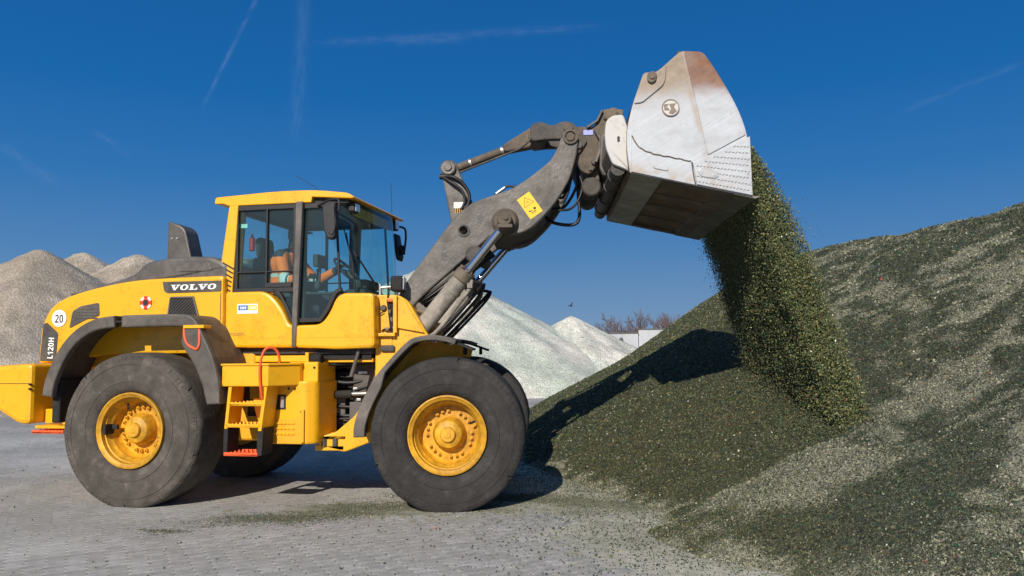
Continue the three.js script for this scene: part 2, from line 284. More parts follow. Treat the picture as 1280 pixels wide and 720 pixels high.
// ------------------------------------------------------------------ pale heaps far behind
function farHeap(name, label, group, cx, cz, H, R, col, sd, o = {}) {
  const n = o.n ?? 150, pos = [], c = [], uv = [], idx = [], hs = [];
  const ex = o.ex ?? 1, ez = o.ez ?? 1;
  for (let j = 0; j <= n; j++) for (let i = 0; i <= n; i++) {
    const u = (i / n * 2 - 1) * 1.3, v = (j / n * 2 - 1) * 1.3, x = u * R * ex, z = v * R * ez;
    const a = Math.atan2(v, u), wob = 1 + 0.10 * noise(Math.cos(a) * 1.7, Math.sin(a) * 1.7, sd) + 0.04 * noise(Math.cos(a) * 6, Math.sin(a) * 6, sd + 3);
    const r = Math.hypot(u, v) / wob, k = 0.022; let h = H * (1 + k - Math.sqrt(r * r + k * k) - 0.012);
    const f = smooth(-0.1, 0.6, h);
    h += f * (0.16 * fbm(x * 0.5, z * 0.5, sd, 4) + 0.10 * Math.abs(noise(Math.cos(a) * 14, Math.sin(a) * 14, sd + r * 1.2)) + 0.035 * fbm(x * 2.6, z * 2.6, sd, 3)) - 0.04 * (1 - f);
    hs.push(h); pos.push(x, Math.max(h, -0.08), z); uv.push(x, z);
    const m = smooth(-0.12, 0.3, fbm(x * 0.35, z * 0.35, sd + 11, 4) + 0.3 * noise(Math.cos(a) * 9, Math.sin(a) * 9, sd + r * 2)); const b = 0.9 + 0.28 * fbm(x * 1.7, z * 1.7, sd + 5, 3);
    for (let q = 0; q < 3; q++) c.push(mix(col[0][q], col[1][q], m) * b);
  }
  for (let j = 0; j < n; j++) for (let i = 0; i < n; i++) { const a = j * (n + 1) + i, b = a + 1, d = a + n + 1, e = d + 1; if (Math.max(hs[a], hs[b], hs[d], hs[e]) < 0) continue; idx.push(a, d, b, b, d, e); }
  const g = new THREE.BufferGeometry(); g.setAttribute('position', new THREE.Float32BufferAttribute(pos, 3)); g.setAttribute('color', new THREE.Float32BufferAttribute(c, 3)); g.setAttribute('uv', new THREE.Float32BufferAttribute(uv, 2)); g.setIndex(idx); g.computeVertexNormals();
  const m = shade(new THREE.Mesh(g, farHeapMat)); m.position.set(cx, 0, cz); return top(m, name, { label, category: 'heap', group });
}
const fhTex = tileTex(1024, (u, v) => { const a = vnoise(u, v, 256, 25), b = vnoise(u, v, 500, 26), c = pf(u, v, 10, 5, 27); const s = 0.80 + 0.26 * (a - 0.5) + 0.2 * (b - 0.5) + 0.24 * (c - 0.5); return [s, s, s]; }); fhTex.repeat.set(0.14, 0.14);
const fhBump = tileTex(512, (u, v) => { const a = 0.5 * vnoise(u, v, 128, 15) + 0.5 * pf(u, v, 20, 4, 7); return [a, a, a]; }, false); fhBump.repeat.set(0.2, 0.2);
const farHeapMat = std({ map: fhTex, vertexColors: true, roughness: 0.95, bumpMap: fhBump, bumpScale: 0.03 });
const PALE = [[0.80, 0.87, 0.74], [1.14, 1.11, 0.96]], TAN = [[0.58, 0.495, 0.38], [0.88, 0.77, 0.61]];
farHeap('pale_heap', 'tall whitish green heap behind the loader boom', 'whitish heaps behind the loader', -2.75, -27.5, 5.75, 10.7, PALE, 3.1);
farHeap('pale_heap', 'small rounded whitish heap beside the white wall panels', 'whitish heaps behind the loader', 3.85, -26.8, 3.28, 5.9, PALE, 8.4);
farHeap('pale_heap', 'whitish heap seen low between the cab and the boom', 'whitish heaps behind the loader', -6.6, -33, 5.6, 9, PALE, 5.5);
farHeap('tan_heap', 'tan heap at the left edge, nearest behind the counterweight', 'tan heaps at the left', -16.7, -20.2, 5.75, 9.2, TAN, 14.2);
farHeap('tan_heap', 'pointed tan heap, middle one of the three at the left', 'tan heaps at the left', -18.2, -25.5, 6.4, 9.2, TAN, 17.9);
farHeap('tan_heap', 'tan heap behind the engine hood, rightmost of three', 'tan heaps at the left', -15.3, -24.9, 6.2, 9.6, TAN, 23.3);

// ------------------------------------------------------------------ wall panels and bare trees in the distance
{
  const wallTex = tileTex(512, (u, v) => { const s = 0.72 + 0.10 * (pf(u, v, 6, 4, 61) - 0.5) - 0.10 * Math.max(0, vnoise(u, v * 0.1, 60, 8) - 0.72); return [s * 0.97, s * 0.985, s]; }); wallTex.repeat.set(0.25, 0.25);
  const m = std({ map: wallTex, roughness: 0.8 }), post = std({ color: 0x5b5a58, roughness: 0.7 }), rust = std({ color: 0x7a5b3f, roughness: 0.9 });
  const panel = (x0, x1, y1, z, label) => { const g = shade(new THREE.Mesh(boxUV(box(x0, x1, 0, y1, z - 0.2, z, 0.02)), m)); const o = new THREE.Group(); g.name = 'panel'; o.add(g); const n = shade(new THREE.Mesh(box(x0 - 0.02, x1 + 0.02, y1, y1 + 0.07, z - 0.24, z + 0.04), post)); n.name = 'coping'; o.add(n); return top(o, 'wall_panel', { label, category: 'wall', group: 'white wall panels behind the heaps' }); };
  panel(4.0, 8.35, 2.72, -39.2, 'white wall panel with two dark lamps, between heap and bare trees');
  panel(8.4, 14, 2.95, -39.4, 'taller white wall panel running behind the green heap');
  for (const [x, lab] of [[6.75, 'small dark lamp on the white wall, left one'], [7.3, 'small dark lamp on the white wall above a rusty streak']]) {
    const o = new THREE.Group(); const h = shade(new THREE.Mesh(new THREE.SphereGeometry(0.11, 14, 10), post)); h.position.set(x, 2.38, -39.05); h.name = 'lamp_head'; const b = shade(new THREE.Mesh(cyl([x, 2.38, -39.2], [x, 2.38, -39.06], 0.05), post)); b.name = 'bracket'; o.add(h, b); top(o, 'wall_lamp', { label: lab, category: 'lamp', group: 'lamps on the white wall' });
  }
  const s = shade(new THREE.Mesh(box(7.2, 7.42, 0.9, 2.2, -39.2, -39.17, 0.005), rust)); top(s, 'rusty_post', { label: 'narrow rusty post against the white wall under a lamp', category: 'post' });
  const bark = std({ color: lin(0.16, 0.115, 0.085), roughness: 0.95 }), twigMat = std({ color: lin(0.19, 0.125, 0.095), roughness: 1 });
  function bareTree(x, z, H, Wd, label) {
    const trunk = [], twigs = []; const o = new THREE.Group(); o.position.set(x, 0, z);
    const grow = (p, d, len, r, lev) => {
      const q = p.clone().addScaledVector(d, len); const A = p.toArray(), B = q.toArray(); (lev < 2 ? trunk : twigs).push(cyl(A, B, r, r * 0.62, lev < 2 ? 6 : 3));
      if (lev >= 5) return; const n = lev === 0 ? 6 : lev < 3 ? 4 : 3;
      for (let k = 0; k < n; k++) { const t = k === n - 1 ? 1 : rr(0.35, 1); const s = p.clone().lerp(q, t); const e = d.clone().add(new THREE.Vector3(gauss() * 0.75 * Wd, rr(-0.1, 0.45), gauss() * 0.75 * Wd)).normalize(); grow(s, e, len * rr(0.5, 0.78), Math.max(0.012, r * 0.55), lev + 1); }
    };
    grow(new THREE.Vector3(0, -0.05, 0), new THREE.Vector3(rr(-0.1, 0.1), 1, rr(-0.1, 0.1)).normalize(), H * 0.36, H * 0.022, 0);
    const a = shade(new THREE.Mesh(mergeGeometries(trunk.map(clean)), bark)); a.name = 'trunk'; const b = shade(new THREE.Mesh(mergeGeometries(twigs.map(clean)), twigMat)); b.name = 'crown'; o.add(a, b); top(o, 'bare_tree', { label, category: 'tree', group: 'bare trees on the horizon' });
  }
  const labels = ['leafless tree on the horizon, nearest to the whitish heap', 'second leafless tree on the horizon counted from the whitish heap', 'third leafless tree on the horizon counted from the whitish heap', 'fourth leafless tree on the horizon counted from the whitish heap', 'fifth leafless tree on the horizon counted from the whitish heap', 'sixth leafless tree on the horizon counted from the whitish heap', 'seventh leafless tree on the horizon counted from the whitish heap', 'eighth leafless tree on the horizon counted from the whitish heap', 'leafless tree on the horizon, closest to the green heap'];
  [[6.7, 4.2], [8.2, 5.2], [9.5, 5.6], [10.9, 5.2], [12.3, 6.2], [13.6, 5.8], [15.1, 6.6]].forEach(([x, H], i) => bareTree(x, -72 + 3 * ((i * 7) % 4), H, 1.25, labels[i === 6 ? 8 : i]));
}
// ------------------------------------------------------------------ loader materials
const rep = (t, r) => { const c = t.clone(); c.repeat.set(r, r); c.needsUpdate = true; return c; };
const dirt = tileTex(1024, (u, v) => { const a = pf(u, v, 6, 5, 101), b = vnoise(u, v, 300, 102), c = pf(u, v, 24, 4, 103); let s = 0.985 - 0.035 * smooth(0.52, 0.75, a) - 0.06 * smooth(0.58, 0.85, c) - 0.10 * smooth(0.72, 0.8, vnoise(u, v, 90, 119)) * smooth(0.5, 0.7, a); if (b > 0.985) s -= 0.25; if (vnoise(u, v, 200, 111) > 0.97 && a > 0.5) s -= 0.2; return [s, s * 0.99, s * 0.96]; });
const grubby = tileTex(1024, (u, v) => { const a = pf(u, v, 5, 6, 131), b = vnoise(u, v, 380, 132), c = pf(u, v, 18, 5, 133), d = pf(u, v, 3, 3, 137); const s = 0.62 + 0.24 * (a - 0.5) + 0.16 * (b - 0.5) + 0.22 * (c - 0.5) + 0.10 * smooth(0.55, 0.8, d); return [s * 1.0, s * 0.985, s * 0.955]; });
const roughTex = tileTex(512, (u, v) => { const a = pf(u, v, 8, 5, 141); const s = 0.5 + 0.7 * (a - 0.5); return [s, s, s]; }, false);
const fineBump = tileTex(512, (u, v) => { const a = pf(u, v, 16, 5, 151); return [a, a, a]; }, false);
const yellow = phys({ color: lin(0.88, 0.455, 0.006), map: rep(dirt, 0.8), roughness: 0.42, clearcoat: 0.35, clearcoatRoughness: 0.25 });
const yellowWorn = std({ color: lin(0.80, 0.40, 0.012), map: rep(dirt, 1.6), roughness: 0.6, bumpMap: rep(fineBump, 3), bumpScale: 0.001 });
const yellowRim = std({ color: lin(0.74, 0.39, 0.02), map: rep(grubby, 1.3), roughness: 0.55 }); yellowRim.color.multiplyScalar(2.0);
const greyBody = phys({ color: lin(0.27, 0.25, 0.235), map: rep(grubby, 0.9), roughness: 0.5, clearcoat: 0.15, clearcoatRoughness: 0.4 });
const greyBoom = std({ color: lin(0.30, 0.28, 0.26), map: rep(grubby, 0.75), roughness: 0.62, roughnessMap: rep(roughTex, 1), bumpMap: rep(fineBump, 2), bumpScale: 0.002 });
greyBoom.roughness = 1;
const greyDark = std({ color: lin(0.20, 0.185, 0.17), map: rep(grubby, 1.3), roughness: 0.7, bumpMap: rep(fineBump, 3), bumpScale: 0.003 });
const black = std({ color: lin(0.016, 0.016, 0.017), roughness: 0.55 });
const blackMatt = std({ color: lin(0.05, 0.048, 0.046), map: rep(grubby, 1.5), roughness: 0.85 });
const hoseMat = std({ color: lin(0.014, 0.014, 0.014), roughness: 0.5 });
const fenderMat = std({ color: lin(0.27, 0.243, 0.22), map: rep(grubby, 0.8), roughness: 0.6 });
const orange = std({ color: lin(0.88, 0.125, 0.03), map: rep(dirt, 2), roughness: 0.55 });
const chrome = std({ color: lin(0.72, 0.74, 0.78), metalness: 1, roughness: 0.12 });
const zinc = std({ color: lin(0.5, 0.5, 0.48), metalness: 0.8, roughness: 0.4 });
const barrelMat = std({ color: lin(0.72, 0.67, 0.60), map: rep(grubby, 1.4), roughness: 0.65 });
const rustDark = std({ color: lin(0.32, 0.265, 0.205), map: rep(grubby, 1.1), roughness: 0.75, bumpMap: rep(fineBump, 3), bumpScale: 0.003 });
const rubberTex = tileTex(1024, (u, v) => { const a = pf(u, v, 4, 6, 161), b = vnoise(u, v, 420, 162), c = pf(u, v, 14, 5, 163); let s = 0.49 + 0.07 * smooth(0.45, 0.8, a) + 0.16 * (b - 0.5) + 0.18 * (c - 0.5) + 0.06 * smooth(0.55, 0.8, c); return [s * 1.01, s * 0.985, s * 0.95]; });
const rubber = std({ color: lin(0.125, 0.124, 0.126), map: rep(rubberTex, 0.9), roughness: 0.88, bumpMap: rep(fineBump, 2.2), bumpScale: 0.006 });
const rubberDusty = std({ color: lin(0.33, 0.305, 0.275), map: rep(rubberTex, 0.9), roughness: 0.92, bumpMap: rep(fineBump, 2.2), bumpScale: 0.004 });
const glass = phys({ color: lin(0.66, 0.94, 0.93), transmission: 0.97, thickness: 0, roughness: 0.01, ior: 1.5 });
const glassDark = phys({ color: lin(0.6, 0.86, 0.86), transmission: 0.97, thickness: 0, roughness: 0.01, ior: 1.5 });
const lens = phys({ color: lin(0.8, 0.82, 0.84), roughness: 0.15, metalness: 0.3, clearcoat: 1 });
const interior = std({ color: lin(0.035, 0.035, 0.037), roughness: 0.8 });
const red = std({ color: lin(0.45, 0.01, 0.01), roughness: 0.4 });

// ------------------------------------------------------------------ wheel loader
const TH = 0.1675;                                     // the rear frame is turned against the front frame
const loader = new THREE.Group(); top(loader, 'wheel_loader', { label: 'yellow articulated wheel loader tipping its raised bucket', category: 'wheel loader' });
function part(name, geos, mat, o = {}) {               // o.rear: in the rear frame; o.to: parent part; o.uv: false keeps own uv
  let g = Array.isArray(geos) ? merge(geos) : clean(geos); if (o.uv !== false) g = boxUV(g);
  const m = shade(new THREE.Mesh(g, mat)); m.name = name; if (o.label) m.userData.label = o.label;
  if (o.rear && !o.to) m.rotation.y = -TH; (o.to ?? loader).add(m); return m;
}
function assembly(name, o = {}) { const g = new THREE.Group(); g.name = name; if (o.label) g.userData.label = o.label; if (o.rear) g.rotation.y = -TH; loader.add(g); return g; }
const mirrorZ = g => { const h = g.clone(); h.scale(1, 1, -1); const ix = h.index; if (ix) { for (let i = 0; i < ix.count; i += 3) { const a = ix.getX(i); ix.setX(i, ix.getX(i + 2)); ix.setX(i + 2, a); } } else { for (const at of Object.values(h.attributes)) for (let i = 0; i < at.count; i += 3) for (let k = 0; k < at.itemSize; k++) { const a = at.array[i * at.itemSize + k]; at.array[i * at.itemSize + k] = at.array[(i + 2) * at.itemSize + k]; at.array[(i + 2) * at.itemSize + k] = a; } } return h; };
function decal(name, w, h, tex, at, rotZ, o = {}) { const g = new THREE.PlaneGeometry(w, h); g.rotateZ(rotZ); g.translate(...at); const m = std({ map: tex, roughness: o.rough ?? 0.5, transparent: !!o.alpha }); if (o.alpha) m.alphaTest = 0.4; const r = part(name, g, m, { ...o, uv: false }); return r; }

// --- wheels
function tyreGeo(R, H, w, Ri, cuts, sd) {
  const k = w / 2, pr = [];
  const add = (r, z) => pr.push([r, z]);
  const half = [[Ri - 0.015, 0.60], [Ri + 0.012, 0.72], [Ri + 0.03, 0.86], [Ri + 0.07, 0.955], [Ri + 0.125, 0.985], [Ri + 0.13, 1.005], [Ri + 0.142, 1.005], [Ri + 0.147, 0.982], [Ri + 0.24, 0.985], [R - 0.128, 0.97], [R - 0.124, 0.99], [R - 0.112, 0.988], [R - 0.108, 0.962], [R - 0.055, 0.93], [R - 0.025, 0.885], [R - 0.009, 0.82], [R - 0.002, 0.7], [R, 0.45], [R, 0.15]];
  half.forEach(q => add(q[0], q[1] * k)); half.slice().reverse().forEach(q => add(q[0], -q[1] * k)); pr.push(pr[0]);
  let g = new THREE.LatheGeometry(pr.reverse().map(q => new THREE.Vector2(q[0], q[1])), 120); g.rotateX(Math.PI / 2);
  g = toCreasedNormals(g, 0.7);
  if (cuts.length) {
    const ev = new Evaluator(); ev.attributes = ['position', 'normal', 'uv']; ev.useGroups = false;
    const bs = cuts.map(([a, depth, wd, tilt, side]) => { const b = new THREE.BoxGeometry(depth, wd, 0.14); b.rotateX(tilt); b.translate(R + 0.012 - depth / 2 + 0.02, 0, side * (k - 0.035)); b.rotateZ(a); return clean(b); });
    const A = new Brush(clean(g)), B = new Brush(mergeGeometries(bs)); A.updateMatrixWorld(); B.updateMatrixWorld(); g = ev.evaluate(A, B, SUBTRACTION).geometry; g = clean(g);
  }
  const p = g.attributes.position;
  for (let i = 0; i < p.count; i++) { const y = p.getY(i); if (y < -H) { const z = p.getZ(i); p.setY(i, -H + 0.002); p.setZ(i, z * 1.03); } else if (y < -H + 0.16) { const t = 1 - (y + H) / 0.16; p.setZ(i, p.getZ(i) * (1 + 0.03 * t * t)); } }
  // worn edges, uneven sidewall
  for (let i = 0; i < p.count; i++) { const x = p.getX(i), y = p.getY(i), z = p.getZ(i), r = Math.hypot(x, y); const e = smooth(R - 0.1, R - 0.02, r) * (Math.abs(z) > 0.6 * k ? 1 : 0.3); const n = 0.007 * e * noise(x * 9, y * 9, z * 9 + sd); if (y > -H + 0.01) { p.setX(i, x * (1 + n / r)); p.setY(i, y * (1 + n / r)); } p.setZ(i, z + Math.sign(z) * 0.006 * fbm(x * 3, y * 3, sd, 2)); }
  g.computeVertexNormals(); g = toCreasedNormals(mergeVertices((() => { g.deleteAttribute('normal'); return g; })(), 1e-4), 0.6); return g;
}
const rimProfile = [[0.06, 0.02], [0.165, 0.02], [0.175, 0.0], [0.285, -0.005], [0.30, 0.02], [0.305, 0.10], [0.325, 0.125], [0.335, 0.165], [0.345, 0.170], [0.352, 0.215], [0.372, 0.225], [0.386, 0.238], [0.398, 0.235], [0.402, 0.215], [0.398, 0.19], [0.36, 0.16], [0.34, 0.05], [0.34, -0.22], [0.36, -0.235], [0.39, -0.235], [0.39, -0.25], [0.30, -0.25], [0.28, -0.06], [0.06, -0.05]];
const hubProfile = [[0, 0.185], [0.03, 0.185], [0.038, 0.178], [0.07, 0.178], [0.078, 0.168], [0.08, 0.15], [0.11, 0.142], [0.135, 0.128], [0.15, 0.10], [0.165, 0.06], [0.17, 0.015], [0.06, 0.0]];
const rimG = lathe(rimProfile, 72, 0.5), hubG = lathe(hubProfile, 48, 0.5), boltG = merge([cyl([0, 0, 0], [0, 0, 0.035], 0.019, 0.019, 6), cyl([0, 0, 0.03], [0, 0, 0.052], 0.011, 0.009, 8)]), plugG = cyl([0, 0, 0.17], [0, 0, 0.20], 0.045, 0.042, 12, 0.004);
const rimUV = boxUV(clean(rimG)), hubUV = boxUV(clean(hubG));
function wheel(x, H, R, z, rear, cuts, mat, sd, label) {
  const w = assembly('wheel', { label }); const c = Math.cos(TH), s = Math.sin(TH), sg = Math.sign(z);
  if (rear) w.position.set(x * c - z * s, H, x * s + z * c); else w.position.set(x, H, z);
  w.rotation.y = rear ? -TH : 0; if (sg < 0) w.rotation.y += Math.PI;
  part('tyre', tyreGeo(R, H, 0.60, 0.385, cuts, sd), mat, { to: w });
  const rim = part('rim', rimUV, yellowRim, { to: w, uv: false }); const hub = part('hub', hubUV, yellowRim, { to: w, uv: false });
  { const bl = []; let a = sd; const a1 = sd + Math.PI * 2 - 0.05; while (a < a1) { const da = 0.035 + 0.06 * hash2(Math.round(a * 900), 3, 7), r0 = R - 0.088 + 0.02 * hash2(Math.round(a * 700), 5, 9); const q = [[r0, 0.284], [R - 0.055, 0.2845], [R - 0.03, 0.2735], [R - 0.03, 0.255], [r0, 0.26]].map(v => new THREE.Vector2(v[0], v[1])); const g = new THREE.LatheGeometry([...q, q[0]].reverse(), 3, a, da - 0.007); g.rotateX(Math.PI / 2); const p = g.attributes.position; let low = false; for (let i = 0; i < p.count; i++) if (p.getY(i) < -H + 0.02) low = true; if (!low && hash2(Math.round(a * 500), 1, 2) > 0.12) bl.push(toCreasedNormals(g, 0.4)); a += da; } const m = part('worn_edge_blocks', bl, mat, { to: w }); m.userData.kind = 'stuff'; }
  part('hub_plug', plugG, yellowRim, { to: w });
  const ro = sd * 0.21; rim.position.z = 0.045; hub.position.z = 0.045;
  for (let k = 0; k < 24; k++) { if (k % 4 === 3) continue; const a = k / 24 * Math.PI * 2 + ro; const b = part('wheel_bolt', boltG, yellowRim, { to: w }); b.position.set(Math.cos(a) * 0.232, Math.sin(a) * 0.232, 0.042); b.rotation.z = a * 3; }
  part('valve', cyl([-0.31 * Math.cos(sd), 0.31 * Math.sin(sd), 0.12], [-0.25 * Math.cos(sd), 0.25 * Math.sin(sd), 0.15], 0.012, 0.012, 8), blackMatt, { to: w });
  return w;
}
const rc = [[2.35, 0.09, 0.014, 0.2, 1], [0.55, 0.10, 0.016, 0.5, 1], [-0.32, 0.10, 0.014, 0.5, 1], [-1.60, 0.09, 0.014, 0.05, 1], [1.25, 0.05, 0.01, -0.3, 1]];
const fc = [[1.42, 0.075, 0.014, -0.35, 1], [-2.75, 0.07, 0.014, 0.3, 1], [-0.58, 0.09, 0.018, 0.5, 1], [2.6, 0.04, 0.012, 0.2, 1], [-0.15, 0.05, 0.01, 0.2, 1]];
const wr = wheel(-1.6, 0.795, 0.822, 1.03, true, rc, rubberDusty, 1.1, 'dusty rear wheel with brownish bald tyre');
part('rim_clamp', [box(-0.335, -0.30, -0.05, 0.06, 0.12, 0.26, 0.006), box(-0.31, -0.24, 0.0, 0.05, 0.12, 0.16, 0.005)], blackMatt, { to: wr });
wheel(-1.6, 0.795, 0.822, -1.03, true, rc, rubberDusty, 4.3);
wheel(1.6, 0.757, 0.785, 1.03, false, fc, rubber, 2.7, 'front wheel with worn black bald tyre');
wheel(1.6, 0.757, 0.785, -1.03, false, fc, rubber, 5.9);
part('front_axle', [cyl([1.6, 0.757, -0.95], [1.6, 0.757, 0.95], 0.16, 0.16, 24), cyl([1.6, 0.757, -0.3], [1.6, 0.757, 0.3], 0.30, 0.30, 24, 0.05)], yellowWorn);
part('rear_axle', [cyl([-1.6, 0.795, -0.95], [-1.6, 0.795, 0.95], 0.16, 0.16, 24), cyl([-1.6, 0.795, -0.3], [-1.6, 0.795, 0.3], 0.30, 0.30, 24, 0.05)], yellowWorn, { rear: true });

// --- rear frame, counterweight, hood
part('rear_chassis', [box(-2.95, -0.35, 0.62, 1.55, -0.55, 0.55, 0.04), box(-0.5, 0.1, 0.72, 1.5, -0.42, 0.42, 0.03), box(-2.6, -0.5, 1.45, 1.62, -0.72, 0.72, 0.03)], yellowWorn, { rear: true });
part('counterweight', [plate(roundPoly([[-3.95, 1.15], [-3.9, 1.46], [-2.87, 1.51], [-2.87, 0.845], [-3.02, 0.845], [-3.42, 1.06]], [0.12, 0.1, 0.06, 0.06, 0.08, 0.1]), -1.26, 1.26, 0.045)], yellow, { rear: true });
part('counterweight_seam', box(-3.8, -2.90, 1.285, 1.292, 1.2545, 1.2615, 0.001), blackMatt, { rear: true });
for (const y of [1.23, 1.28]) part('counterweight_edge_bolt', cyl([-2.885, y, 1.25], [-2.885, y, 1.275], 0.012, 0.012, 8), blackMatt, { rear: true });
{
  const s = part('rear_step_bracket', [box(-2.86, -2.67, 0.84, 1.0, 1.02, 1.06, 0.008), box(-2.66, -2.44, 0.80, 1.10, 0.98, 1.03, 0.008), box(-2.86, -2.44, 0.795, 0.83, 0.95, 1.2, 0.008)], yellow, { rear: true });
  for (const [x, y] of [[-2.62, 0.88], [-2.49, 0.88], [-2.62, 0.96], [-2.49, 0.96]]) part('bracket_bolt', cyl([x, y, 1.03], [x, y, 1.045], 0.014, 0.014, 8), blackMatt, { to: s });
  part('rear_step', treadGeo(-2.86, -2.46, 0.745, 0.94, 1.24), orange, { rear: true, label: 'orange rear step' });
}
function treadGeo(x0, x1, y, z0, z1) {                // a step grating with a toothed edge
  const g = [box(x0, x1, y, y + 0.022, z0, z1, 0.004), box(x0, x1, y, y + 0.036, z1 - 0.012, z1, 0.003), box(x0, x1, y, y + 0.036, z0, z0 + 0.012, 0.003)]; const n = Math.round((x1 - x0) / 0.045);
  for (let i = 0; i < n; i++) for (let j = 0; j < 4; j++) { const x = x0 + (i + 0.5) * (x1 - x0) / n, z = z0 + 0.03 + j * (z1 - z0 - 0.05) / 3; g.push(cyl([x, y + 0.02, z], [x, y + 0.04, z], 0.015, 0.009, 7)); }
  return g;
}
part('engine_hood', [plate(roundPoly([[-3.14, 1.50], [-3.12, 1.94], [-3.0, 2.16], [-2.82, 2.26], [-2.5, 2.345], [-2.0, 2.43], [-1.5, 2.45], [-0.80, 2.455], [-0.80, 1.60], [-2.2, 1.60]], [0.05, 0.12, 0.1, 0.1, 0.3, 0.3, 0.2, 0.05, 0.05, 0.05]), -0.885, 0.885, 0.03)], yellow, { rear: true });
part('hood_cover', [plate(roundPoly([[-2.85, 2.26], [-2.55, 2.375], [-2.15, 2.46], [-1.96, 2.525], [-1.84, 2.645], [-1.45, 2.70], [-1.0, 2.685], [-0.86, 2.63], [-0.80, 2.58], [-0.80, 2.2]], [0.05, 0.2, 0.1, 0.1, 0.1, 0.2, 0.15, 0.06, 0.02, 0]), -0.815, 0.815, 0.05)], greyBody, { rear: true });
part('hood_cover_hatch', [plate(roundPoly([[-1.42, 2.52], [-1.36, 2.62], [-1.02, 2.61], [-0.98, 2.52]], 0.03), 0.805, 0.825, 0.006)], greyBody, { rear: true });
part('exhaust_stack', [plate(roundPoly([[-1.97, 2.60], [-1.965, 3.215], [-1.80, 3.16], [-1.73, 3.10], [-1.60, 2.60]], [0, 0.03, 0.05, 0.04, 0]), -0.03, 0.24, 0.02), box(-2.02, -1.52, 2.58, 2.66, -0.10, 0.32, 0.03)], greyBody, { rear: true });
for (const x of [-1.9, -1.83]) part('stack_bolt', cyl([x, 3.0, 0.235], [x, 3.0, 0.25], 0.012, 0.012, 8), zinc, { rear: true });
part('air_intake', [cyl([-1.2, 2.66, -0.3], [-1.2, 2.78, -0.3], 0.12, 0.12, 24, 0.02)], greyBody, { rear: true });
{ // side panels and marks on the hood
  const band = part('name_band', [plate(roundPoly([[-1.55, 2.405], [-0.825, 2.40], [-0.825, 2.28], [-1.49, 2.275], [-1.53, 2.30]], [0.01, 0.01, 0.01, 0.02, 0.02]), 0.882, 0.892, 0.003)], greyDark, { rear: true });
  decal('lettering', 0.60, 0.088, canvasTex(1024, 176, (c, w, h) => { c.clearRect(0, 0, w, h); c.fillStyle = '#f4f4f0'; c.textAlign = 'center'; c.textBaseline = 'middle'; c.save(); c.translate(w / 2, h / 2 + 4); c.scale(1.62, 1); c.font = 'bold 172px serif'; const n = 5, s = 'VOLVO'; const wd = 600 / n; for (let i = 0; i < n; i++) { c.lineWidth = 7; c.strokeStyle = '#f4f4f0'; const k = wd * 0.97 / (c.measureText(s[i]).width || wd); c.save(); c.translate(-300 + wd * (i + 0.5), 0); c.transform(k, 0, -0.12, 0.92, 0, 0); c.fillText(s[i], 0, 0); c.strokeText(s[i], 0, 0); c.restore(); } c.restore(); }), [-1.16, 2.338, 0.8945], 0, { rear: true, to: band, alpha: true });
  const pan = part('model_panel', [plate(roundPoly([[-3.115, 1.535], [-3.085, 1.955], [-3.04, 1.975], [-2.885, 1.85], [-2.905, 1.53]], [0.01, 0.01, 0.01, 0.03, 0.01]), 0.882, 0.892, 0.003)], greyDark, { rear: true });
  decal('lettering', 0.26, 0.10, canvasTex(512, 200, (c, w, h) => { c.clearRect(0, 0, w, h); c.fillStyle = '#f6f6f2'; c.textAlign = 'center'; c.textBaseline = 'middle'; c.font = 'bold 200px sans-serif'; c.fillText('L120H', w / 2, h / 2 + 8, w * 0.97); }), [-2.975, 1.68, 0.8945], Math.PI / 2 - 0.05, { rear: true, to: pan, alpha: true });
  const round = (c, w, h, f) => { c.clearRect(0, 0, w, h); f(c, w, h); };
  decal('speed_sign', 0.2, 0.2, canvasTex(256, 256, (c, w, h) => round(c, w, h, () => { c.fillStyle = '#f4f3ee'; c.beginPath(); c.arc(128, 128, 124, 0, 7); c.fill(); c.fillStyle = '#15151a'; c.textAlign = 'center'; c.textBaseline = 'middle'; c.font = 'bold 165px sans-serif'; c.fillText('20', 128, 136, 150); })), [-2.875, 2.02, 0.8935], 0, { rear: true, alpha: true });
  decal('round_emblem', 0.155, 0.155, canvasTex(256, 256, (c, w, h) => round(c, w, h, () => { for (let i = 0; i < 8; i++) { c.fillStyle = i % 2 ? '#d8361c' : '#f5efe2'; c.beginPath(); c.moveTo(128, 128); c.arc(128, 128, 124, (i + 0.5) * Math.PI / 4, (i + 1.5) * Math.PI / 4); c.fill(); } c.fillStyle = '#d8361c'; c.beginPath(); c.arc(128, 128, 78, 0, 7); c.fill(); c.fillStyle = '#2b2723'; c.beginPath(); c.arc(128, 128, 56, 0, 7); c.fill(); })), [-1.755, 2.175, 0.8935], 0, { rear: true, alpha: true });
  part('side_vent', [plate(roundPoly([[-2.74, 1.90], [-2.70, 2.10], [-2.60, 2.155], [-2.36, 2.19], [-2.345, 2.04], [-2.52, 2.0]], 0.03), 0.88, 0.893, 0.004), ...[0, 1, 2, 3].map(i => box(-2.66 + i * 0.01, -2.37, 2.01 + i * 0.035, 2.02 + i * 0.035, 0.892, 0.898, 0.002))], greyDark, { rear: true });
  const gr = part('side_grille', [plate(roundPoly([[-1.47, 2.0], [-1.44, 2.215], [-1.40, 2.23], [-1.19, 2.23], [-1.15, 2.21], [-1.09, 2.0]], 0.025), 0.88, 0.892, 0.004)], black, { rear: true });
  const fr = []; [[-1.47, 2.0], [-1.44, 2.225], [-1.16, 2.225], [-1.09, 2.0]].forEach((p, i, a) => { const q = a[(i + 1) % 4]; fr.push(cyl([p[0], p[1], 0.895], [q[0], q[1], 0.895], 0.011, 0.011, 6)); }); part('grille_frame', fr, greyBody, { to: gr });
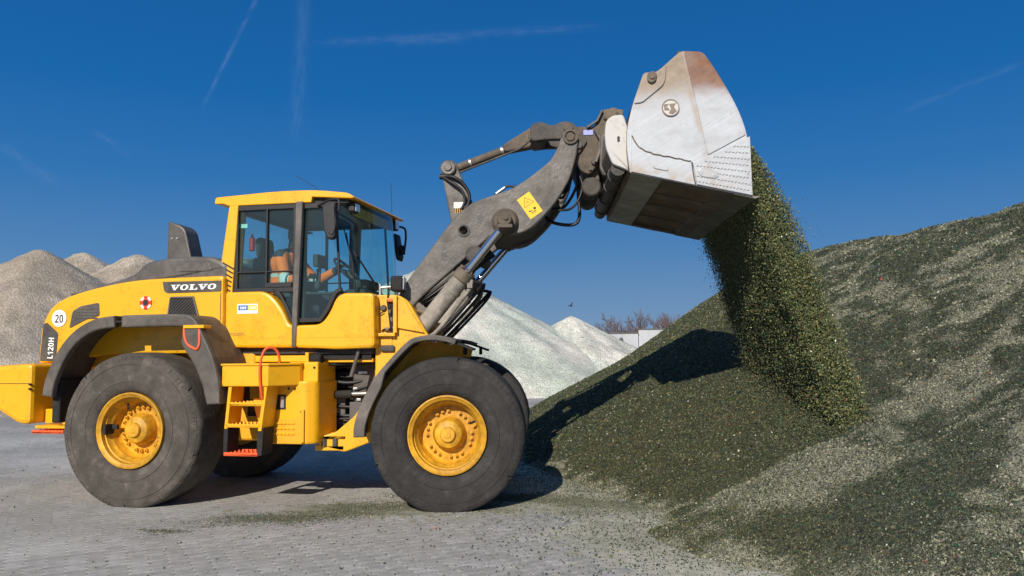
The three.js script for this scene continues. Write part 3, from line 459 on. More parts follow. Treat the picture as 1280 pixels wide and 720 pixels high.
  const sl = []; for (let i = 0; i < 15; i++) { const x = -1.62 + i * 0.042; const a = [x, 2.01], b = [x + 0.235, 2.215]; const cl = (t) => [mix(a[0], b[0], t), mix(a[1], b[1], t)]; let t0 = 0, t1 = 1; for (let k = 0; k <= 40; k++) { const q = cl(k / 40), lo = mix(-1.455, -1.43, (q[1] - 2) / 0.22), hi = mix(-1.10, -1.16, (q[1] - 2) / 0.22); if (q[0] < lo) t0 = Math.max(t0, (k + 1) / 40); if (q[0] > hi) { t1 = Math.min(t1, (k - 1) / 40); break; } } if (t1 - t0 > 0.08) { const A = cl(t0), B = cl(t1); sl.push(cyl([A[0], A[1], 0.894], [B[0], B[1], 0.894], 0.006, 0.006, 5)); } } part('grille_bars', sl, greyDark, { to: gr });
  for (const s of [-1, 1]) if (s < 0) { part('side_grille', mirrorZ(clean(plate([[-1.47, 2.0], [-1.44, 2.22], [-1.16, 2.22], [-1.09, 2.0]], 0.88, 0.892, 0.004))), black, { rear: true }); }
  part('hood_seam', [box(-0.832, -0.826, 1.62, 2.26, 0.883, 0.8875, 0.001)], blackMatt, { rear: true });
}
// --- rear fenders: outer band, top skin, in two pieces with a gap
function strip(path, th, z0, z1, bevel = 0.01) { // offsets an open path inwards (to its right side, walking along it) by th
  const inner = path.map((p, i) => { const a = path[Math.max(0, i - 1)], b = path[Math.min(path.length - 1, i + 1)]; const dx = b[0] - a[0], dy = b[1] - a[1], l = Math.hypot(dx, dy); const t = Array.isArray(th) ? th[i] : th; return [p[0] + dy / l * t, p[1] - dx / l * t]; });
  return plate([...path, ...inner.reverse()].reverse(), z0, z1, bevel);
}
const spl = (pts, n = 24) => new THREE.SplineCurve(pts.map(p => new THREE.Vector2(...p))).getPoints(n).map(p => [p.x, p.y]);
{
  const pa = spl([[-2.66, 1.16], [-2.62, 1.36], [-2.47, 1.66], [-2.28, 1.86], [-2.05, 1.975], [-1.80, 2.01]], 18), pb = [...spl([[-1.71, 2.012], [-1.35, 2.015], [-1.0, 2.012], [-0.86, 1.975], [-0.77, 1.86]], 14), ...spl([[-0.74, 1.80], [-0.62, 1.56], [-0.55, 1.30], [-0.53, 1.08]], 6)];
  for (const s of [1, -1]) {
    const mk = (name, path, lip) => { const gs = [strip(path, lip, 1.26, 1.345, 0.02), strip(path, 0.035, 0.74, 1.27, 0.008)]; part(name, s > 0 ? gs : gs.map(g => mirrorZ(clean(g))), fenderMat, { rear: true }); };
    mk('rear_fender', pa, 0.125); mk('rear_fender_front_piece', pb, pb.map((_, i) => i < 9 ? 0.13 : i < 15 ? 0.13 + 0.022 * (i - 8) : Math.max(0.12, 0.27 - 0.02 * (i - 15))));
    const fl = [box(-2.62, -2.52, 0.86, 1.34, 0.80, 1.24, 0.02)]; part('mud_flap', s > 0 ? fl : fl.map(g => mirrorZ(clean(g))), blackMatt, { rear: true });
    const inn = [plate([[-2.6, 1.2], [-2.3, 1.8], [-1.9, 1.97], [-1.0, 1.97], [-0.7, 1.6], [-0.62, 1.3], [-0.95, 1.62], [-1.3, 1.72], [-1.9, 1.72], [-2.3, 1.5]], 0.70, 0.75, 0.006)]; part('wheel_arch', s > 0 ? inn : inn.map(g => mirrorZ(clean(g))), yellowWorn, { rear: true });
  }
  part('added_gap_light_block', box(-1.83, -1.67, 1.935, 1.958, 0.75, 1.32, 0.004), blackMatt, { rear: true });  // added plate, keeps sunlight from streaking through the gap onto the wheel arch
  part('grab_loop', tube([[-0.965, 1.86, 1.33], [-0.95, 1.79, 1.345], [-0.91, 1.70, 1.35], [-0.85, 1.66, 1.35], [-0.80, 1.645, 1.35], [-0.775, 1.68, 1.35], [-0.775, 1.76, 1.345], [-0.79, 1.86, 1.33]], 0.014, 40), orange, { rear: true, label: 'orange grab loop on the rear fender' });
  part('grab_loop_bracket', [box(-0.96, -0.72, 1.86, 1.895, 1.22, 1.36, 0.006), box(-0.9, -0.86, 1.88, 1.93, 1.25, 1.3, 0.006)], yellow, { rear: true });
}
// --- cab
{
  const R = { rear: true };
  const sidePanel = (name, pts, rad) => { const g = plate(roundPoly(pts, rad), 0.66, 0.825, 0.03); part(name, g, yellow, R); part(name, mirrorZ(clean(g)), yellow, R); };
  sidePanel('cab_rear_panel', [[-0.905, 1.66], [-0.91, 2.275], [-0.30, 2.275], [-0.135, 2.09], [-0.04, 1.905], [0.022, 1.895], [0.022, 1.655]], [0.05, 0.09, 0.2, 0.1, 0.06, 0.04, 0.04]);
  sidePanel('cab_front_panel', [[0.03, 1.655], [0.03, 1.895], [0.33, 1.90], [0.43, 2.03], [0.52, 2.235], [0.93, 2.225], [0.945, 1.64], [0.5, 1.63]], [0.04, 0.04, 0.09, 0.1, 0.14, 0.06, 0.06, 0.04]);
  part('cab_nose', [plate(roundPoly([[0.5, 1.66], [0.5, 2.2], [0.9, 2.21], [0.93, 1.66]], 0.04), -0.68, 0.68, 0.03)], yellow, R);
  part('panel_crease', [box(-0.90, 0.93, 1.755, 1.761, 0.8235, 0.8275, 0.001)], yellowWorn, R);
  part('cab_floor', [box(-0.88, 0.88, 1.58, 1.70, -0.72, 0.72, 0.02)], interior, R);
  part('cab_underside', [box(-0.7, 0.85, 1.47, 1.60, -0.62, 0.62, 0.02), box(-0.3, 0.85, 1.52, 1.585, 0.62, 0.68, 0.006)], blackMatt, R);
  part('cab_rear_wall', [box(-0.88, -0.80, 1.66, 2.34, -0.7, 0.7, 0.02)], interior, R);
  const roof = part('cab_roof', [plate(roundPoly([[-0.985, 3.275], [-0.975, 3.35], [-0.2, 3.385], [0.25, 3.375], [0.62, 3.325], [0.70, 3.27], [0.66, 3.262], [0.2, 3.30], [0.19, 3.24], [-0.80, 3.245], [-0.88, 3.275]], [0.02, 0.03, 0.3, 0.3, 0.08, 0.02, 0.01, 0, 0.01, 0.02, 0.02]), -0.80, 0.80, 0.009)], yellow, R);
  part('headliner', [box(-0.80, 0.56, 3.215, 3.255, -0.72, 0.72, 0.01), box(0.18, 0.60, 3.225, 3.30, -0.735, 0.735, 0.01)], interior, { rear: true, to: roof });
  part('roof_front_visor', [box(0.56, 0.60, 3.12, 3.23, -0.62, 0.55, 0.01)], yellowWorn, R);
  for (const s of [1, -1]) {
    const f = g => s > 0 ? g : mirrorZ(clean(g));
    const pil = part('rear_pillar', f(plate(roundPoly([[-0.935, 2.26], [-0.80, 3.25], [-0.69, 3.25], [-0.745, 2.26]], 0.015), 0.64, 0.80, 0.01)), yellow, R);
    part('pillar_trim', f(plate([[-0.9, 2.26], [-0.78, 3.24], [-0.70, 3.24], [-0.76, 2.26]], 0.60, 0.637, 0.004)), interior, { rear: true, to: pil });
    for (let i = 0; i < 6; i++) { const y = 2.32 + i * 0.05, x = -0.915 + i * 0.0065; const g = box(-0.075, 0.075, -0.009, 0.009, 0, 0.008, 0.003); g.rotateZ(-0.5); g.translate(x + 0.085, y, 0.797); part('pillar_slot', f(g), black, { rear: true, to: pil }); }
    part('door_pillar', f(plate(roundPoly([[-0.005, 1.66], [-0.005, 1.9], [0.025, 3.25], [0.105, 3.25], [0.055, 1.9], [0.045, 1.66]], 0.008), 0.775, 0.835, 0.01)), greyBody, R);
    part('inner_pillar', f(box(0.0, 0.09, 1.9, 3.22, 0.66, 0.735, 0.02)), interior, R);
    // window frame bars
    const bars = [[-0.72, 0.03, 3.185, 3.245], [-0.745, 0.0, 2.262, 2.315], [-0.735, -0.69, 2.3, 3.2], [-0.36, -0.335, 2.31, 3.19], [-0.03, 0.02, 2.31, 3.19], [-0.70, -0.02, 2.485, 2.50], [-0.345, -0.04, 2.315, 2.37]].map(b => box(b[0], b[1], b[2], b[3], 0.735, 0.785, 0.008));
    part('side_window_frame', bars.map(f), black, R);
    part('front_window_frame', [f(box(0.10, 0.47, 3.175, 3.235, 0.735, 0.785, 0.008)), f(strip([[0.06, 1.925], [0.31, 1.93], [0.40, 2.05], [0.49, 2.23], [0.55, 2.262]].reverse(), 0.045, 0.735, 0.785, 0.006)), f(strip([[-0.04, 1.93], [-0.12, 2.1], [-0.19, 2.22], [-0.28, 2.29]], 0.035, 0.735, 0.785, 0.006)), f(box(0.06, 0.55, 2.235, 2.262, 0.6, 0.70, 0.006))], black, R);
    const pane = (name, pts, m) => { const g = new THREE.ShapeGeometry(new THREE.Shape(pts.map(p => new THREE.Vector2(...p)))); g.translate(0, 0, 0.752 * s); part(name, g, m, R); };
    pane('side_window_pane', [[-0.69, 2.31], [-0.35, 2.31], [-0.35, 3.19], [-0.69, 3.19]], glass);
    pane('side_window_pane', [[-0.345, 2.31], [-0.04, 2.31], [-0.04, 3.19], [-0.345, 3.19]], glass);
    pane('lower_door_pane', [[-0.15, 2.27], [-0.03, 1.93], [0.0, 1.93], [0.0, 2.27]], glass);
    pane('front_side_pane', [[0.06, 1.94], [0.31, 1.94], [0.41, 2.06], [0.50, 2.24], [0.465, 3.19], [0.10, 3.19]], glass);
    part('front_pillar', f(cyl([0.515, 2.21, 0.745], [0.455, 3.23, 0.74], 0.014, 0.014, 10)), black, R);
  }
  { // curved windscreen
    const pos = [], idx = [], n = 40, m = 12; for (let j = 0; j <= m; j++) for (let i = 0; i <= n; i++) { const z = (i / n * 2 - 1) * 0.735, t = j / m; const x = mix(0.80, 0.735, t) - mix(0.285, 0.28, t) * Math.pow(Math.abs(z) / 0.735, 2.8) + 0.01 * Math.sin(t * 3.14); pos.push(x, mix(2.2, 3.225, t), z); }
    for (let j = 0; j < m; j++) for (let i = 0; i < n; i++) { const a = j * (n + 1) + i; idx.push(a, a + 1, a + n + 1, a + 1, a + n + 2, a + n + 1); }
    const g = new THREE.BufferGeometry(); g.setAttribute('position', new THREE.Float32BufferAttribute(pos, 3)); g.setIndex(idx); g.computeVertexNormals(); const w = shade(new THREE.Mesh(g, glass)); w.name = 'windscreen'; w.rotation.y = -TH; loader.add(w);
    const rg = new THREE.PlaneGeometry(1.2, 0.88); rg.rotateY(Math.PI / 2); rg.translate(-0.81, 2.78, 0); part('rear_window_pane', rg, glassDark, R);
    part('rear_window_frame', [box(-0.84, -0.79, 2.3, 2.36, -0.66, 0.66, 0.01), box(-0.80, -0.75, 3.18, 3.24, -0.66, 0.66, 0.01)], black, R);
    part('windscreen_sill', [box(0.50, 0.84, 2.175, 2.215, -0.66, 0.66, 0.015)], blackMatt, R);
  }
  part('wiper', [cyl([0.66, 2.23, 0.665], [0.625, 2.62, 0.69], 0.012, 0.008, 6), cyl([0.63, 2.58, 0.69], [0.53, 3.0, 0.735], 0.008, 0.006, 6), cyl([0.65, 2.35, 0.67], [0.57, 2.9, 0.72], 0.006, 0.006, 6)], black, R);
  part('wiper', [cyl([0.84, 2.22, 0.30], [0.66, 2.66, 0.655], 0.012, 0.009, 6), cyl([0.665, 2.64, 0.66], [0.64, 2.70, 0.675], 0.02, 0.02, 8)], black, R);
  // interior
  const seat = part('operator_seat', [box(-0.74, -0.22, 2.02, 2.16, -0.25, 0.25, 0.05), (() => { const g = box(-0.07, 0.07, 0, 0.64, -0.25, 0.25, 0.05); g.rotateZ(0.14); g.translate(-0.70, 2.1, 0); return g; })(), box(-0.62, -0.3, 1.7, 2.03, -0.18, 0.18, 0.03)], interior, R);
  part('headrest', (() => { const g = box(-0.06, 0.06, -0.13, 0.13, -0.15, 0.15, 0.055); g.rotateZ(0.12); g.translate(-0.80, 2.86, 0); return g; })(), interior, { rear: true, to: seat });
  part('armrest_console', [box(-0.42, 0.16, 2.30, 2.40, 0.32, 0.52, 0.03), box(-0.42, -0.2, 1.7, 2.3, 0.36, 0.5, 0.02)], interior, R);
  part('joystick', [cyl([0.08, 2.39, 0.42], [0.10, 2.52, 0.41], 0.012, 0.018, 8), new THREE.SphereGeometry(0.026, 10, 8).translate(0.10, 2.53, 0.41)], black, R);
  part('dashboard', [box(0.36, 0.62, 1.7, 2.32, -0.30, 0.30, 0.04), box(0.42, 0.60, 2.32, 2.44, -0.2, 0.2, 0.04)], interior, R);
  part('monitor', [box(0.10, 0.16, 2.56, 2.70, 0.30, 0.56, 0.012), cyl([0.13, 2.4, 0.45], [0.13, 2.6, 0.43], 0.015, 0.015, 8)], interior, R);
  { const t = new THREE.TorusGeometry(0.20, 0.016, 8, 36); t.rotateY(Math.PI / 2); t.rotateZ(0.75); t.translate(0.27, 2.56, 0); part('steering_wheel', [t, cyl([0.27, 2.56, 0], [0.42, 2.34, 0], 0.03, 0.04, 10), cyl([0.27, 2.56, -0.19], [0.27, 2.56, 0.19], 0.012, 0.012, 6)], black, R); }
  part('fire_extinguisher', [cyl([-0.655, 2.76, 0.55], [-0.655, 2.92, 0.55], 0.032, 0.032, 14, 0.012), cyl([-0.655, 2.92, 0.55], [-0.655, 2.96, 0.55], 0.012, 0.012, 8)], red, { rear: true, label: 'small red fire extinguisher behind the rear window' });
  part('inspection_tag', [box(-0.70, -0.61, 3.0, 3.045, 0.73, 0.734, 0.001)], std({ color: lin(0.42, 0.6, 0.5), roughness: 0.6 }), R);
  // mirrors, lamps, aerials
  const mn = part('mirror', [plate(roundPoly([[0.40, 3.17], [0.55, 3.19], [0.575, 2.95], [0.55, 2.80], [0.47, 2.79], [0.42, 2.90]], 0.04), 0.90, 0.99, 0.02), plate(roundPoly([[0.455, 3.14], [0.55, 3.16], [0.565, 2.9], [0.53, 2.83], [0.48, 2.86]], 0.03), 0.985, 1.0, 0.005)], black, { rear: true, label: 'large near mirror hanging from the cab roof' });
  part('mirror_arm', [tube([[0.25, 3.20, 0.76], [0.34, 3.20, 0.86], [0.48, 3.23, 0.93], [0.58, 3.22, 0.95], [0.58, 3.1, 0.95]], 0.014, 20)], black, { rear: true, to: mn });
  const mf = part('mirror', [plate(roundPoly([[0.50, 3.13], [0.55, 3.13], [0.60, 2.83], [0.575, 2.77], [0.55, 2.80]], 0.02), -1.06, -0.88, 0.015)], black, { rear: true, label: 'far mirror on a bent arm' });
  part('mirror_arm', [tube([[0.5, 3.23, -0.76], [0.60, 3.215, -0.90], [0.64, 3.20, -0.97], [0.655, 3.1, -0.97], [0.63, 2.86, -0.97]], 0.014, 20), box(0.59, 0.64, 2.86, 2.98, -1.0, -0.94, 0.01)], black, { rear: true, to: mf });
  for (const [x, y, z] of [[0.62, 3.19, 0.60], [0.63, 3.18, -0.64]]) { const l = part('work_lamp', [box(x - 0.06, x + 0.03, y - 0.055, y + 0.055, z - 0.075, z + 0.075, 0.025)], black, R); part('lamp_lens', [box(x + 0.022, x + 0.034, y - 0.042, y + 0.042, z - 0.06, z + 0.06, 0.01)], lens, { rear: true, to: l }); }
  part('aerial', tube([[0.62, 3.27, -0.55], [0.61, 3.50, -0.56], [0.595, 3.72, -0.57]], 0.0035, 10, 5), black, R);
  part('aerial', tube([[0.22, 3.38, 0.5], [0.05, 3.50, 0.5], [-0.15, 3.62, 0.5]], 0.0035, 10, 5), black, R);
  part('beacon_mount', [cyl([0.2, 3.37, 0.5], [0.2, 3.42, 0.5], 0.022, 0.016, 10)], zinc, R);
  const st = decal('dealer_sticker', 0.25, 0.105, canvasTex(512, 214, (c, w, h) => { c.fillStyle = '#f3f2ec'; c.fillRect(0, 0, w, h); c.fillStyle = '#1668b4'; c.fillRect(26, 26, 236, 116); c.fillStyle = '#f4c20a'; c.fillRect(262, 26, 224, 116); c.font = 'bold 84px sans-serif'; c.textBaseline = 'middle'; c.textAlign = 'center'; c.fillStyle = '#ffffff'; c.fillText('SWE', 146, 86, 210); c.fillText('CON', 372, 86, 200); }), [-0.535, 2.085, 0.8285], 0, R);
  decal('side_lettering', 0.40, 0.05, canvasTex(512, 64, (c, w, h) => { c.clearRect(0, 0, w, h); c.font = 'bold 60px sans-serif'; c.textBaseline = 'middle'; c.textAlign = 'center'; c.fillStyle = '#a8843c'; c.fillText('OPTISHIFT', w / 2, h / 2 + 3, w * 0.96); }), [-0.68, 1.808, 0.8285], 0, { rear: true, alpha: true });
}
// --- access platform, steps, tank
{
  const R = { rear: true };
  const plan = (pts, y0, y1, b) => { const g = plate(pts.map(p => [p[0], p[1]]), y0, y1, b); g.rotateX(-Math.PI / 2); return g; };   // [x, -z]
  part('side_platform', [plan([[-0.55, -1.27], [-0.03, -1.27], [0.17, -0.97], [0.17, -0.62], [-0.55, -0.62]], 1.255, 1.475, 0.012), plan([[-0.56, -1.285], [-0.02, -1.285], [0.18, -0.98], [0.18, -0.62], [-0.56, -0.62]], 1.47, 1.49, 0.004)], yellow, R);
  part('ladder_stringer', plate([[-0.49, 1.26], [-0.53, 0.82], [-0.495, 0.82], [-0.45, 1.26]], 1.0, 1.25, 0.006), yellow, R);
  part('ladder_stringer', plate([[-0.09, 1.26], [-0.15, 0.80], [-0.11, 0.80], [-0.05, 1.26]], 1.0, 1.25, 0.006), yellow, R);
  part('ladder_gusset', plate(spl([[-0.36, 1.12], [-0.32, 0.94], [-0.24, 0.80], [-0.13, 0.72]], 8).concat([[-0.12, 0.78], [-0.19, 0.88], [-0.26, 1.0], [-0.29, 1.12]]), 0.96, 0.985, 0.005), yellow, R);
  part('step_tread', treadGeo(-0.48, -0.10, 1.055, 0.98, 1.25), yellow, R); part('step_tread', treadGeo(-0.51, -0.12, 0.835, 0.98, 1.25), yellow, R);
  part('lowest_step', treadGeo(-0.53, -0.15, 0.545, 0.96, 1.25), orange, { rear: true, label: 'orange lowest step of the ladder' });
  part('rubber_strap', plate([[-0.54, 0.84], [-0.545, 0.55], [-0.50, 0.55], [-0.49, 0.84]], 1.02, 1.24, 0.006), blackMatt, R); part('rubber_strap', plate([[-0.16, 0.83], [-0.165, 0.55], [-0.11, 0.55], [-0.09, 0.83]], 1.02, 1.24, 0.006), blackMatt, R);
  part('handrail', [tube([[-0.10, 1.13, 1.255], [-0.105, 1.25, 1.285], [-0.115, 1.42, 1.29], [-0.10, 1.56, 1.28], [-0.065, 1.64, 1.26], [-0.01, 1.65, 1.22], [0.025, 1.60, 1.18], [0.03, 1.48, 1.15], [0.0, 1.38, 1.14]], 0.0135, 48), box(-0.015, 0.012, 1.30, 1.46, 1.12, 1.15, 0.004)], orange, { rear: true, label: 'orange handrail loop over the ladder' });
  const tank = part('fuel_tank', [plan(roundPoly([[-0.30, -0.98], [0.24, -0.98], [0.34, -0.90], [0.36, -0.45], [-0.30, -0.45]], [0.02, 0.04, 0.05, 0.02, 0.02]), 0.64, 1.30, 0.02), box(0.0, 0.34, 1.28, 1.50, 0.45, 0.9, 0.02)], yellow, R);
  part('tank_cover', [box(-0.24, 0.21, 0.645, 0.90, 0.975, 0.99, 0.006), box(0.20, 0.235, 0.66, 1.0, 0.975, 1.0, 0.005)], yellowWorn, { rear: true, to: tank });
  part('tank_recess', [box(-0.17, 0.02, 1.0, 1.16, 0.965, 0.984, 0.006)], black, { rear: true, to: tank }); part('tank_filler', [cyl([-0.11, 1.08, 0.98], [-0.11, 1.08, 1.0], 0.03, 0.03, 12), box(-0.04, 0.0, 1.02, 1.14, 0.98, 0.992, 0.004)], zinc, { rear: true, to: tank });
  for (let i = 0; i < 3; i++) part('grip_bar', treadRow(-0.17, 0.13, 0.86 - i * 0.055, 0.992), yellow, { rear: true, to: tank });
  function treadRow(x0, x1, y, z) { const g = [box(x0, x1, y - 0.012, y + 0.012, z - 0.004, z + 0.006, 0.003)]; for (let i = 0; i < 7; i++) g.push(cyl([x0 + 0.02 + i * 0.043, y, z], [x0 + 0.02 + i * 0.043, y, z + 0.014], 0.012, 0.008, 6)); return g; }
  for (const [x, y] of [[0.30, 1.44], [0.06, 1.44], [0.12, 1.22], [0.05, 1.22], [0.2, 0.98]]) part('tank_bolt', cyl([x, y, y > 1.4 ? 0.9 : 0.975], [x, y, y > 1.4 ? 0.912 : 0.99], 0.012, 0.012, 8), blackMatt, { rear: true, to: tank });
  part('filter_canister', [cyl([0.22, 1.53, 0.80], [0.34, 1.53, 0.80], 0.055, 0.055, 18, 0.01), ...[0, 1, 2, 3].map(i => cyl([0.235 + i * 0.028, 1.53, 0.80], [0.247 + i * 0.028, 1.53, 0.80], 0.06, 0.06, 18))], blackMatt, R);
  part('filter_bracket', [box(0.17, 0.21, 1.48, 1.60, 0.72, 0.86, 0.006)], yellow, R);
  part('cab_mount_beam', [box(-0.6, 0.2, 1.50, 1.57, 0.62, 0.70, 0.01), box(0.30, 0.86, 1.49, 1.53, 0.60, 0.66, 0.008)], yellow, R);
  part('left_tank', [box(-0.4, 0.36, 0.66, 1.46, -0.98, -0.5, 0.03)], yellow, R);
  part('under_platform_box', [box(-0.48, -0.28, 0.92, 1.1, 0.6, 0.9, 0.02), box(-0.42, -0.16, 0.98, 1.06, 0.9, 0.97, 0.01)], blackMatt, R);
}
// --- articulation
{
  part('articulation_joint', [cyl([0, 0.62, 0], [0, 1.52, 0], 0.20, 0.20, 24), box(-0.25, 0.75, 0.72, 0.86, -0.40, 0.40, 0.02), box(-0.2, 0.7, 1.25, 1.38, -0.36, 0.36, 0.02), box(0.45, 0.85, 0.8, 1.6, -0.5, 0.5, 0.03)], greyDark);
  part('lower_hitch', [box(0.18, 0.46, 0.66, 0.715, 0.30, 0.80, 0.012), box(0.12, 0.44, 0.55, 0.61, 0.30, 0.80, 0.012), cyl([0.26, 0.54, 0.62], [0.26, 0.73, 0.62], 0.05, 0.05, 16)], yellow);
  part('hitch_bearing', [box(0.16, 0.42, 0.62, 0.655, 0.35, 0.79, 0.01), cyl([0.22, 0.60, 0.80], [0.22, 0.68, 0.80], 0.03, 0.03, 10), cyl([0.34, 0.60, 0.80], [0.34, 0.68, 0.80], 0.03, 0.03, 10)], greyDark);
  const sc = part('steering_cylinder', [cyl([0.02, 1.12, 0.52], [0.46, 1.14, 0.56], 0.045, 0.045, 16)], blackMatt); part('cylinder_rod', cyl([0.44, 1.14, 0.56], [0.74, 1.15, 0.60], 0.022, 0.022, 12), zinc, { to: sc });
  const sc2 = part('steering_cylinder', [cyl([0.05, 1.12, -0.52], [0.46, 1.14, -0.56], 0.045, 0.045, 16)], blackMatt); part('cylinder_rod', cyl([0.44, 1.14, -0.56], [0.74, 1.15, -0.60], 0.022, 0.022, 12), zinc, { to: sc2 });
  const hs = [[1.43, 0.46], [1.36, 0.42], [1.30, 0.47], [1.22, 0.40], [1.02, 0.46], [0.94, 0.42], [0.86, 0.45], [0.78, 0.40], [1.48, 0.40], [1.16, 0.5]]; hs.forEach(([y, z], i) => part('hydraulic_hose', tube([[-0.02, y + 0.03 * Math.sin(i), z - 0.12], [0.18, y - 0.01, z], [0.40, y - 0.02 + 0.03 * Math.cos(i * 2), z + 0.03], [0.60, y + 0.05 * Math.sin(i * 3), z], [0.80, y + 0.06 * Math.sin(i * 1.7), z - 0.1]], 0.012 + 0.005 * (i % 3), 24), hoseMat)); part('hose_bundle_plate', [box(0.36, 0.80, 0.72, 1.5, 0.30, 0.345, 0.01)], blackMatt);
  for (const [x, y, w] of [[0.52, 1.36, 0.10], [0.46, 1.18, 0.05], [0.50, 1.06, 0.05]]) part('hose_clamp', box(x, x + w, y, y + 0.03, 0.47, 0.53, 0.005), zinc);
  part('valve_block', [box(0.42, 0.58, 0.80, 1.05, 0.40, 0.52, 0.01), box(0.2, 0.36, 0.9, 1.15, 0.3, 0.46, 0.01)], std({ color: lin(0.10, 0.095, 0.09), roughness: 0.6 }));
  part('locking_bar', [cyl([0.62, 1.70, 0.83], [0.52, 1.34, 0.86], 0.022, 0.022, 10), cyl([0.64, 1.74, 0.80], [0.61, 1.66, 0.86], 0.035, 0.035, 10)], greyDark);
  part('upper_rod', [cyl([0.30, 1.48, 0.66], [0.72, 1.49, 0.66], 0.03, 0.03, 12), cyl([0.22, 1.475, 0.66], [0.31, 1.48, 0.66], 0.018, 0.04, 12)], blackMatt);
}
// --- front frame
{
  const low = roundPoly([[0.16, 0.60], [0.16, 0.70], [0.34, 0.745], [0.55, 0.92], [0.80, 1.36], [1.6, 1.36], [1.75, 0.75], [0.78, 0.66], [0.44, 0.535]], [0.02, 0.02, 0.04, 0.05, 0.02, 0.02, 0.05, 0.05, 0.04]);
  const towerPts = roundPoly([[0.765, 1.30], [0.765, 2.215], [1.02, 2.215], [1.13, 2.14], [1.36, 1.74], [1.62, 1.30]], [0, 0.015, 0.06, 0.06, 0.02, 0]);
  for (const s of [1, -1]) {
    const f = g => s > 0 ? g : mirrorZ(clean(g));
    part('front_side_plate', f(plate(low, 0.64, 0.80, 0.014)), yellow);
    const tw = part('boom_tower', [f(plate(towerPts, 0.66, 0.80, 0.016)), f(plate([[0.98, 1.86], [1.0, 2.18], [1.10, 2.13], [1.30, 1.80]], 0.80, 0.835, 0.006)), f(box(0.97, 1.01, 1.80, 2.20, 0.80, 0.87, 0.006)), f(box(0.68, 0.99, 1.765, 1.80, 0.70, 0.87, 0.006)), f(box(0.77, 0.95, 1.60, 1.77, 0.796, 0.81, 0.006))], yellow);
    part('cable_channel', [f(plate([[0.885, 2.16], [0.975, 2.16], [0.975, 1.80], [0.93, 1.80]], 0.796, 0.806, 0.003)), f(cyl([0.92, 2.1, 0.81], [0.95, 1.84, 0.815], 0.014, 0.014, 8)), f(cyl([0.95, 2.1, 0.81], [0.965, 1.9, 0.815], 0.009, 0.009, 8)), f(tube([[0.93, 1.85, 0.81], [0.90, 1.82, 0.83], [0.87, 1.84, 0.82], [0.84, 1.82, 0.81]], 0.012, 10, 6))], blackMatt, { to: tw });
    part('cable_fittings', [f(cyl([0.945, 1.93, 0.81], [0.945, 1.97, 0.825], 0.017, 0.017, 8)), f(cyl([0.925, 2.02, 0.81], [0.925, 2.05, 0.825], 0.015, 0.015, 8)), f(cyl([0.96, 1.86, 0.81], [0.99, 1.85, 0.83], 0.016, 0.016, 8)), f(cyl([0.90, 1.83, 0.82], [0.90, 1.85, 0.84], 0.02, 0.02, 8))], zinc, { to: tw });
    part('marker_lamp', f(box(0.90, 0.99, 2.135, 2.175, 0.80, 0.845, 0.01)), std({ color: lin(0.85, 0.16, 0.01), roughness: 0.25 }), { label: 'orange marker lamp' });
    part('work_light_oval', [f(cyl([0.855, 2.07, 0.80], [0.855, 2.07, 0.835], 0.036, 0.03, 16, 0.006))], greyDark); part('hinge_cover', [f(box(0.83, 0.98, 1.60, 1.67, 0.80, 0.84, 0.03))], greyDark);
    part('pillar_cable', f(tube([[0.60, 2.0, 0.83], [0.70, 1.995, 0.84], [0.80, 2.0, 0.83], [0.86, 2.03, 0.83]], 0.007, 14, 6)), hoseMat);
    const hl = part('headlamp', [f(box(0.93, 1.07, 2.25, 2.42, 0.62, 0.84, 0.03))], blackMatt); part('lamp_lens', [f(box(1.065, 1.075, 2.27, 2.40, 0.64, 0.82, 0.004))], lens, { to: hl });
    part('headlamp_bracket', [f(cyl([0.98, 2.20, 0.72], [0.98, 2.27, 0.72], 0.02, 0.02, 8)), f(cyl([0.80, 2.30, 0.72], [0.94, 2.31, 0.72], 0.016, 0.016, 8)), f(cyl([0.80, 2.21, 0.72], [0.80, 2.34, 0.72], 0.018, 0.018, 8))], zinc);
    part('headlamp_cable', f(tube([[0.95, 2.30, 0.80], [0.91, 2.24, 0.82], [0.90, 2.18, 0.81]], 0.008, 12, 6)), hoseMat);
    const path = [...spl([[0.655, 0.74], [0.66, 0.86], [0.72, 1.06], [0.84, 1.30]], 8), ...spl([[0.93, 1.42], [1.08, 1.585], [1.20, 1.70], [1.28, 1.742], [1.44, 1.765], [1.60, 1.745], [1.70, 1.71]], 14)];
    const fd = part('front_fender', [f(strip(path, [...path.map((_, i) => i < 9 ? 0.115 : 0.055)], 1.22, 1.31, 0.012)), f(strip(path, 0.035, 0.80, 1.23, 0.006))], fenderMat);
    part('fender_flap', [f(strip([[1.66, 1.70], [1.76, 1.665], [1.86, 1.625]], 0.022, 0.86, 1.26, 0.004)), f(box(1.74, 1.78, 1.56, 1.65, 1.0, 1.05, 0.006))], blackMatt, { to: fd });
    part('inner_arch', f(plate([[1.0, 1.30], [1.22, 1.66], [1.45, 1.70], [1.68, 1.64], [1.60, 1.30]], 0.78, 0.815, 0.006)), yellowWorn);
  }
  part('front_chassis', [box(0.72, 1.9, 0.95, 1.45, -0.64, 0.64, 0.04), box(0.8, 1.35, 1.4, 1.95, -0.40, 0.40, 0.04), cyl([1.02, 2.02, -0.68], [1.02, 2.02, 0.68], 0.09, 0.09, 20)], yellowWorn);
}
